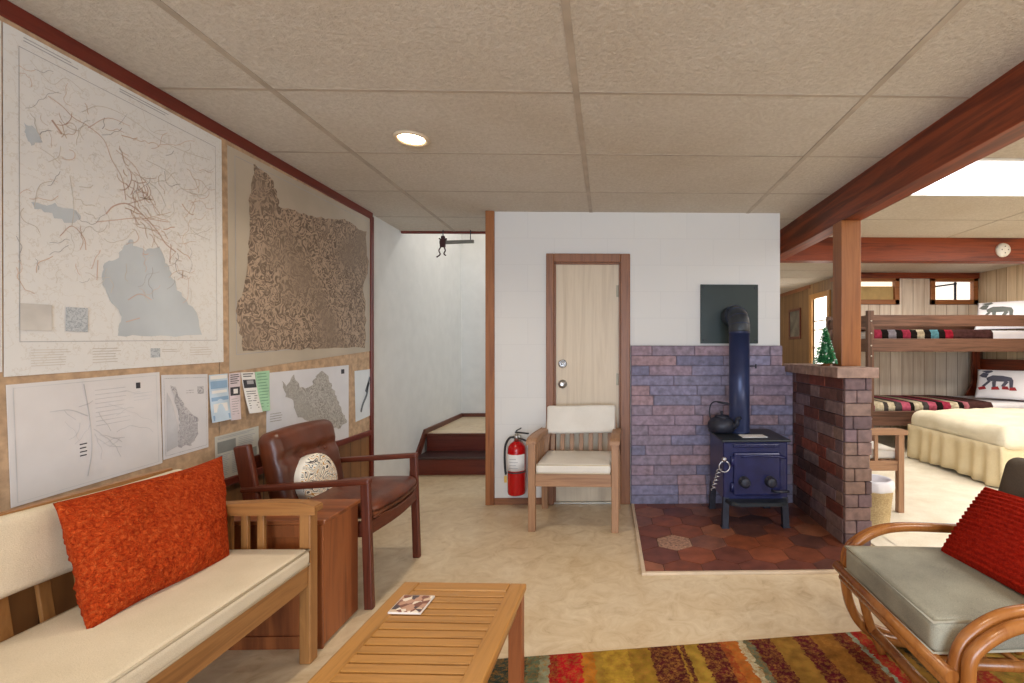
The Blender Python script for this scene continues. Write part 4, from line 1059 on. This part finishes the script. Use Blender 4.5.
# ------------------------------------------------------------------ rattan chair and pillow
t = thing('rattan_chair', 'bent-cane lounge chair with grey cushions standing at the right of the rug', 'chair', (1.205, 1.512, RZ), -PI/2-math.radians(1))
for s in (-1, 1):
    for k, nm in ((0, 'arm_loop'), (1, 'arm_loop')):
        x = s*(.292+k*.034); e = k*.012
        pts = [(x*.93, .30, .47-e), (x*.97, .12, .476-e), (x, -.06, .478-e), (x, -.17, .458-e), (x, -.255, .40-e), (x, -.283+e, .32), (x, -.278+e, .22), (x, -.235, .115+e), (x, -.15, .05+e), (x, 0, .022), (x, .2, .019), (x, .40, .019)]
        bm = B(); tube(bm, pts, .0175, 14, n=7); obj(nm, bm, M_['rattan'], t)
    x = s*.245
    bm = B(); tube(bm, [(x, -.262, .315), (x, -.225, .16), (x, -.17, .022)], .016, 12, n=6); obj('leg', bm, M_['rattan'], t)
    bm = B(); tube(bm, [(x, .20, .315), (x, .27, .16), (x, .35, .022)], .016, 12, n=6); obj('leg', bm, M_['rattan'], t)
    bm = B(); tube(bm, [(x, .20, .30), (x*.98, .31, .52), (x*.95, .40, .77)], .0165, 12, n=6); obj('back_post', bm, M_['rattan'], t)
    bm = B(); tube(bm, [(x, -.29, .31), (x, .27, .285)], .0165, 12); obj('side_rail', bm, M_['rattan'], t)
for y, z, L, nm in ((-.306, .318, .318, 'front_rail'), (-.290, .282, .30, 'front_rail'), (.27, .30, .29, 'back_rail'), (-.20, .10, .30, 'stretcher')):
    bm = B(); tube(bm, [(-L, y, z), (L, y, z)], .0185, 14); obj(nm, bm, M_['rattan'], t)
for z, y in ((.76, .40), (.55, .325)):
    bm = B(); tube(bm, [(-.26, y, z), (.26, y, z)], .0165, 12); obj('back_rail', bm, M_['rattan'], t)
bm = B()
for k in range(7):
    y = -.24+k*.08; tube(bm, [(-.25, y, .312), (.25, y, .312)], .009, 8)
obj('seat_slats', bm, M_['rattan'], t)
def taper(p):
    p.x *= 1-.10*(p.y/.5+.5)
    if p.z > 0: p.z += .014*(1-min(1, abs(p.x/.25))**3)*max(0, 1-abs(p.y/.28)**3)
    return p
bm = B(); rbox(bm, .50, .56, .095, .022, 16, taper, M=T((0, -.03, .378))); sc = obj('seat_cushion', bm, M_['grey'], t)
bm = B()
q = [(-.248, -.308), (.248, -.308), (.223, .245), (-.223, .245)]
for z in (.421, .336): tube(bm, [(x, y, z) for x, y in q], .0038, 6, True)
obj('piping', bm, M_['greypipe'], sc)
bm = B(); rbox(bm, .47, .10, .40, .045, 14, lambda p: Vector((p.x, p.y-.012*(1-(p.x/.25)**2)*(1 if p.y < 0 else 0), p.z)), M=T((0, .275, .575)) @ R(math.radians(-16), 'X')); bc = obj('back_cushion', bm, M_['greyback'], t)

def cord(q, u, v, s):
    q.y += s*.0042*math.sin(q.z*2*PI/.017+.25*math.sin(q.x*30))*min(1, (1-abs(u))/.06)*min(1, (1-abs(v))/.06)
    return q
bm = B(); pillow_mesh(bm, .46, .30, .12, 130, .03, cord)
o = obj('throw_pillow', bm, M_['redcord'])
zt = Vector((.18, .015, .23)).normalized(); xt = Vector((-.02, -1, .0)); xt = (xt-zt*xt.dot(zt)).normalized()
o.matrix_world = frame_axes(Vector((1.225, 1.47, .452))+zt*.142, xt, zt.cross(xt), zt)
tag(o, 'red corded pillow propped on the grey rattan chair cushion', 'pillow')

# ------------------------------------------------------------------ basket
t = thing('waste_basket', 'round woven basket with white liner on the carpet behind the brick divider', 'basket', (1.74, 3.05, .006))
bm = B()
prof = []
for k in range(17): prof += [(.092+.02*k/14+.004, .012+k*.0155), (.092+.02*k/14, .012+k*.0155+.009)]
lathe(bm, [(.085, 0)]+prof+[(.116, .272), (.108, .272), (.09, .02)], 32); obj('weave', bm, M_['wicker'], t)
bm = B()
def ruff(p):
    a = math.atan2(p.y, p.x); k = 1+.03*math.sin(9*a+p.z*40); return Vector((p.x*k, p.y*k, p.z))
vs = lathe(bm, [(.116, .262), (.124, .265), (.126, .28), (.12, .32), (.108, .332), (.1, .32), (.095, .25), (.09, .05)], 40)
for v_ in vs: v_.co = ruff(v_.co)
obj('liner', bm, M_['sheet'], t)

# ------------------------------------------------------------------ bunk bed
BX0, BX1, BY0, BY1 = 2.96, 5.07, 5.28, 6.30
t = thing('bunk_bed', 'dark wooden bunk bed along the far panelled wall', 'bunk bed', ((BX0+BX1)/2, (BY0+BY1)/2, .006))
hx, hy = (BX1-BX0)/2, (BY1-BY0)/2
for sx in (-1, 1):
    for sy in (-1, 1):
        bm = B(); x = sx*(hx-.03); box(bm, x-.035, x+.035, sy*(hy-.02)-.03, sy*(hy-.02)+.03, 0, 1.62, .005); obj('post', bm, M_['bunkz'], t)
for z0, z1, nm in ((1.44, 1.57, 'guard_rail'), (1.15, 1.30, 'side_rail'), (.31, .475, 'side_rail')):
    for sy in (-1, 1):
        bm = B(); box(bm, -hx+.045, hx-.0, sy*(hy-.005)-.016, sy*(hy-.005)+.016, z0, z1, .004); obj(nm, bm, M_['bunkx'], t)
for sx in (-1, 1):
    for z0, z1 in ((.30, .50), (1.15, 1.30), (1.44, 1.57)):
        bm = B(); box(bm, sx*(hx-.03)-.014, sx*(hx-.03)+.014, -hy+.04, hy-.04, z0, z1, .004); obj('end_rail', bm, M_['bunky'], t)
bm = B(); box(bm, hx-.035, hx-.005, -hy+.05, hy-.05, .5, 1.05, .004); obj('headboard', bm, M_['redy'], t)
bm = B(); poly = [(0, .5), (.22, .5), (.10, .72), (.09, 1.15), (0, 1.15)]
prism(bm, poly, .03, frame_axes((hx-.06, hy-.08, 0), (-1, 0, 0), (0, 0, 1), (0, 1, 0))); obj('bracket', bm, M_['redz'], t)
bm = B()
for z in (.33, 1.17):
    for k in range(9):
        x = -hx+.12+k*(2*hx-.24)/8; box(bm, x-.04, x+.04, -hy+.02, hy-.02, z, z+.02, .002)
obj('bed_slats', bm, M_['bunky'], t)
for z in (1.5, 1.22, .39, 1.36, 1.1):
    bm = B(); lathe(bm, [(.009, 0), (.009, .004), (.003, .006)], 10, M=T((-hx+.03, -hy-.012, z)) @ FY); obj('bolt', bm, M_['metal'], t)
xc, yc = (BX0+BX1)/2, (BY0+BY1)/2
def stops(items, x0, x1): return [(max(0, min(1, ((px-607.5)*BY0/F-x0)/(x1-x0))), c) for px, c in items]
mb0, mb1 = BX0+.08, BX1-.08
K, P_, C_, G_, TE, RD, PL = '#1c1512', '#a3354d', '#c9bda2', '#8d8790', '#5f93a0', '#a31f35', '#4f3230'
up = stops([(860, K), (879, P_), (887, K), (894, G_), (902, K), (909, P_), (917, K), (924, C_), (931, K), (938, TE), (946, K), (953, RD), (961, PL)], mb0, mb1)
lo = stops([(860, '#8c2b4a'), (880, C_), (889, '#4a4442'), (894, C_), (901, '#4a4442'), (908, '#b0556a'), (917, K), (921, C_), (930, '#4a4442'), (936, '#b0556a'), (944, K), (951, P_), (959, C_), (967, K), (973, '#b06a75'), (978, PL)], mb0, mb1)
for z, which, st_ in ((1.193, 'upper', up), (.353, 'lower', lo)):
    bm = B(); rbox(bm, 2*hx-.15, 2*hy-.12, .20, .05, 10); o = obj('mattress', bm, M_['sheet'], None, (xc+.0, yc, z+.11))
    tag(o, 'white mattress on the %s bunk' % which, 'mattress', 'bunk mattresses')
    xe = (1003-607.5)*BY0/F-.0
    Wb = xe-mb0
    bm = B()
    def drape(p):
        p.z += .006*noise.noise(Vector((p.x*5, p.y*5, z))); return p
    # blanket: a hollow cap of cloth over mattress top and long sides
    yo = hy-.045; zt_ = z+.218; zb = z+.105 if which == 'lower' else z+.10
    path = [(-yo, zb), (-yo, zt_-.04), (-yo+.03, zt_), (-yo+.2, zt_+.006), (0, zt_+.01), (yo-.2, zt_+.006), (yo-.03, zt_), (yo, zt_-.04), (yo, zb)]
    nx_ = 36; rows = []
    for off in (0, .012):
        rows.append([[bm.verts.new((mb0+Wb*i/nx_-xc, y*(1-off/abs(yo)) if abs(y) > .4 else y, zz-off*(1 if abs(y) < yo-.001 else 0)+.004*noise.noise(Vector((i*.4, y*6, z))))) for (y, zz) in path] for i in range(nx_+1)])
    for q_ in rows:
        for i in range(nx_):
            for j in range(len(path)-1): f = bm.faces.new((q_[i][j], q_[i+1][j], q_[i+1][j+1], q_[i][j+1])); f.smooth = True
    for j in range(len(path)-1):
        for i in (0, nx_): bm.faces.new((rows[0][i][j], rows[0][i][j+1], rows[1][i][j+1], rows[1][i][j]))
    for i in range(nx_):
        for j in (0, len(path)-1): bm.faces.new((rows[0][i][j], rows[0][i+1][j], rows[1][i+1][j], rows[1][i][j]))
    o = obj('striped_blanket', bm, stripes('blanket_'+which, 'X', mb0-xc, mb1-xc, st_, wob=.006), None, (xc, yc, 0))
    tag(o, 'striped multicoloured blanket spread on the %s bunk' % which, 'blanket', 'bunk blankets')
    # pillow with an animal print
    bm = B(); pillow_mesh(bm, .54, .40, .14, 24, .04)
    lf = .0
    def pr(poly, mi):
        Mx = frame_axes((0, -.0, 0), (1, 0, 0), (0, 0, 1), (0, -1, 0))
        vs = []
        for x, y in poly:
            u, v_ = x/.27, y/.20
            th = .07*(max(0, 1-abs(u)**2.6)*max(0, 1-abs(v_)**2.6))**.55
            vs.append(bm.verts.new((x, -th-.006, y)))
        f = bm.faces.new(vs); f.material_index = mi
    for poly in ([(-.16, .05), (-.10, .085), (0, .08), (.08, .06), (.10, .02), (.02, .0), (-.08, .0), (-.15, .01)], [(-.16, .05), (-.14, .11), (-.20, .13), (-.24, .09), (-.20, .06)], [(-.17, .12), (-.22, .16), (-.12, .165), (-.10, .14), (-.14, .12)],
                 [(-.14, .01), (-.11, .0), (-.17, -.07), (-.20, -.06)], [(-.10, .0), (-.06, .0), (-.06, -.07), (-.09, -.08)], [(.02, .01), (.06, .0), (.02, -.07), (-.01, -.06)], [(.06, .02), (.10, .02), (.10, -.07), (.07, -.075)]): pr(poly, 1)
    if which == 'lower':
        for poly in ([(-.24, -.075), (-.17, -.06), (-.15, -.10), (-.22, -.11)], [(-.10, -.075), (-.04, -.065), (-.02, -.105), (-.10, -.11)], [(.0, -.06), (.05, -.06), (.07, -.10), (-.0, -.10)], [(.07, -.07), (.12, -.065), (.14, -.105), (.07, -.11)]): pr(poly, 2)
    o = obj('bed_pillow', bm, [M_['sheet'], plain('print_ink', '#50505f' if which == 'lower' else '#5e625e', .8), plain('print_red', '#9c2a30', .8)])
    zt2 = Vector((.32, .28, .75)).normalized(); xt2 = Vector((.66, -.75, 0)); xt2 = (xt2-zt2*xt2.dot(zt2)).normalized()
    o.matrix_world = frame_axes((4.80, 5.60, z+.405), xt2, zt2.cross(xt2), zt2)
    tag(o, 'white pillow printed with a grey animal, propped on the %s bunk' % which, 'pillow', 'bunk pillows')

# ------------------------------------------------------------------ double bed
DX, DXE, DY0, DY1 = 3.285, 5.06, 3.86, 5.08
xc, yc = (DX+DXE)/2, (DY0+DY1)/2
t = thing('double_bed', 'double bed with gathered cream bed skirt in front of the bunk bed', 'bed', (xc, yc, .006))
bm = B(); box(bm, -(DXE-DX)/2+.03, (DXE-DX)/2, -(DY1-DY0)/2+.03, (DY1-DY0)/2-.03, .12, .33, .02); obj('box_spring', bm, M_['sheet'], t)
bm = B(); rbox(bm, DXE-DX-.06, DY1-DY0-.06, .16, .06, 10, M=T((.02, 0, .40))); obj('mattress', bm, M_['sheet'], t)
for sx in (-1, 1):
    for sy in (-1, 1):
        bm = B(); lathe(bm, [(.02, 0), (.024, .02), (.02, .13)], 12, (sx*((DXE-DX)/2-.12), sy*((DY1-DY0)/2-.12), 0)); obj('leg', bm, M_['black'], t)
bm = B()
hxx, hyy = (DXE-DX)/2, (DY1-DY0)/2
loop = []
def side(p, q, n):
    for i in range(n): loop.append(Vector(p).lerp(Vector(q), i/n))
side((hxx, hyy), (-hxx, hyy), 90); side((-hxx, hyy), (-hxx, -hyy), 70); side((-hxx, -hyy), (hxx, -hyy), 90); loop.append(Vector((hxx, -hyy)))
lay = []
for off in (0, .008):
    lay.append([])
    for k, z in enumerate((.36, .30, .2, .1, .022)):
        row = []
        for i, p in enumerate(loop):
            amp = (.004+.016*k/4)*math.sin(i*.62+.8*math.sin(i*.17)); nrm = Vector((p.x/hxx if abs(p.x) > hxx-.01 else 0, p.y/hyy if abs(p.y) > hyy-.01 else 0)); nrm.normalize()
            q = p+nrm*(amp+.012*k/4-off); row.append(bm.verts.new((q.x, q.y, z+(.012*math.sin(i*.11) if k == 4 else 0))))
        lay[-1].append(row)
for L_ in lay:
    for a, b_ in zip(L_, L_[1:]):
        for i in range(len(loop)-1): f = bm.faces.new((a[i], a[i+1], b_[i+1], b_[i])); f.smooth = True
for i in range(len(loop)-1):
    for r_ in (0, -1): bm.faces.new((lay[0][r_][i], lay[0][r_][i+1], lay[1][r_][i+1], lay[1][r_][i]))
obj('bed_skirt', bm, M_['skirt'], t)
bm = B()
def comf(p):
    n = noise.noise(Vector((p.x*3.2, p.y*3.2, .3)))*.022+noise.noise(Vector((p.x*9, p.y*9, p.z*6)))*.014
    if p.z > 0: p.z += n+.02*(1-(p.x/1.0)**2)
    else:
        p.z += .03*math.sin(p.y*7+1)*(1 if p.x < -.78 else 0)+.03*math.sin(p.x*6)*(1 if p.y < -.5 else 0)
    b_ = .02*noise.noise(Vector((p.x*5, p.y*5, p.z*8)))
    if p.x < -.83: p.x += b_-.012*math.cos(p.z*18)
    if p.y < -.58: p.y += b_-.012*math.cos(p.z*18)
    return p
rbox(bm, DXE-DX-.0, DY1-DY0+.03, .235, .085, 34, comf)
o = obj('comforter', bm, M_['comforter'], None, (xc+.03, yc-.005, .405)); tag(o, 'thick cream comforter covering the double bed', 'comforter')

# picture on the hall wall
t = thing('hall_picture', 'small dark framed picture on the panelled hall wall beyond the divider', 'picture', (3.262, 8.12, 1.63), 0)
bm = B()
for y0, y1, z0, z1 in ((-.25, .25, .22, .26), (-.25, .25, -.26, -.22), (-.25, -.21, -.22, .22), (.21, .25, -.22, .22)): box(bm, -.015, .008, y0, y1, z0, z1, .003)
obj('picture_frame', bm, M_['walnutz'], t)
bm = B(); box(bm, -.004, .006, -.215, .215, -.225, .225, 0); obj('print', bm, plain('dim_print', '#5d5b52', .4, var=.3, vscale=6), t)

# ------------------------------------------------------------------ light
def area(name, loc, rot, sx, sy, power, col):
    l = bpy.data.lights.new(name, 'AREA'); l.shape = 'RECTANGLE'; l.size = sx; l.size_y = sy; l.energy = power; l.color = col
    o = bpy.data.objects.new(name, l); COL.objects.link(o); o.location = loc; o.rotation_euler = rot
    return o
def point(name, loc, power, col, r=.07):
    l = bpy.data.lights.new(name, 'POINT'); l.energy = power; l.color = col; l.shadow_soft_size = r
    o = bpy.data.objects.new(name, l); COL.objects.link(o); o.location = loc
    return o
area('window_daylight', (.1, -3.05, 1.1), (PI/2, 0, 0), 2.5, 1.9, 130, (.72, .85, 1.0))
area('stairwell_daylight', (.95, 5.1, 1.7), (PI/2, 0, PI/2), 1.2, 1.6, 14, (.80, .91, 1.0))
point('stair_fill', (-1.0, 5.0, 3.1), 16, (1, .93, .84))  # unseen warm fill, added to brighten the upper alcove walls
def spot(name, loc, power, col):
    l = bpy.data.lights.new(name, 'SPOT'); l.energy = power; l.color = col; l.spot_size = math.radians(150); l.spot_blend = .8; l.shadow_soft_size = .06
    o = bpy.data.objects.new(name, l); COL.objects.link(o); o.location = loc
    return o
WARM = (1.0, .87, .70)
spot('recessed_lamp', (-.975, 2.36, CEIL-.02), 28, WARM)
for i, p in enumerate(((-.975, .3, CEIL-.02), (.6, .3, CEIL-.02), (-.5, -1.4, CEIL-.02), (.9, -1.4, CEIL-.02))): spot('ceiling_fill', p, 32, WARM)  # unseen warm fills added above and behind the camera
area('right_room_fill', (2.6, .4, CEIL-.02), (0, 0, 0), 1.2, .6, 45, (1, .97, .92))  # unseen area fills added for the right-hand rooms, no fixtures modelled
area('right_room_fill', (4.1, 2.84, CEIL-.02), (0, 0, 0), 1.2, .6, 40, (1, .97, .92))
area('right_room_fill', (3.8, 5.0, CEIL-.02), (0, 0, 0), 1.2, .6, 24, (1, .93, .84))  # added fill, kept out of sight behind the cross beam
point('hall_lamp', (2.3, 7.6, CEIL-.15), 9, (1, .9, .78))

w = bpy.data.worlds.new('world'); scene.world = w; w.use_nodes = True
bg = w.node_tree.nodes['Background']; bg.inputs[0].default_value = (.75, .86, 1, 1); bg.inputs[1].default_value = 1.0
vs_ = scene.view_settings; vs_.view_transform = 'Standard'; vs_.look = 'None'; vs_.gamma = 1; vs_.exposure = .45; vs_.use_curve_mapping = False
scene.cycles.use_denoising = True
scene.cycles.max_bounces = 8; scene.cycles.diffuse_bounces = 5
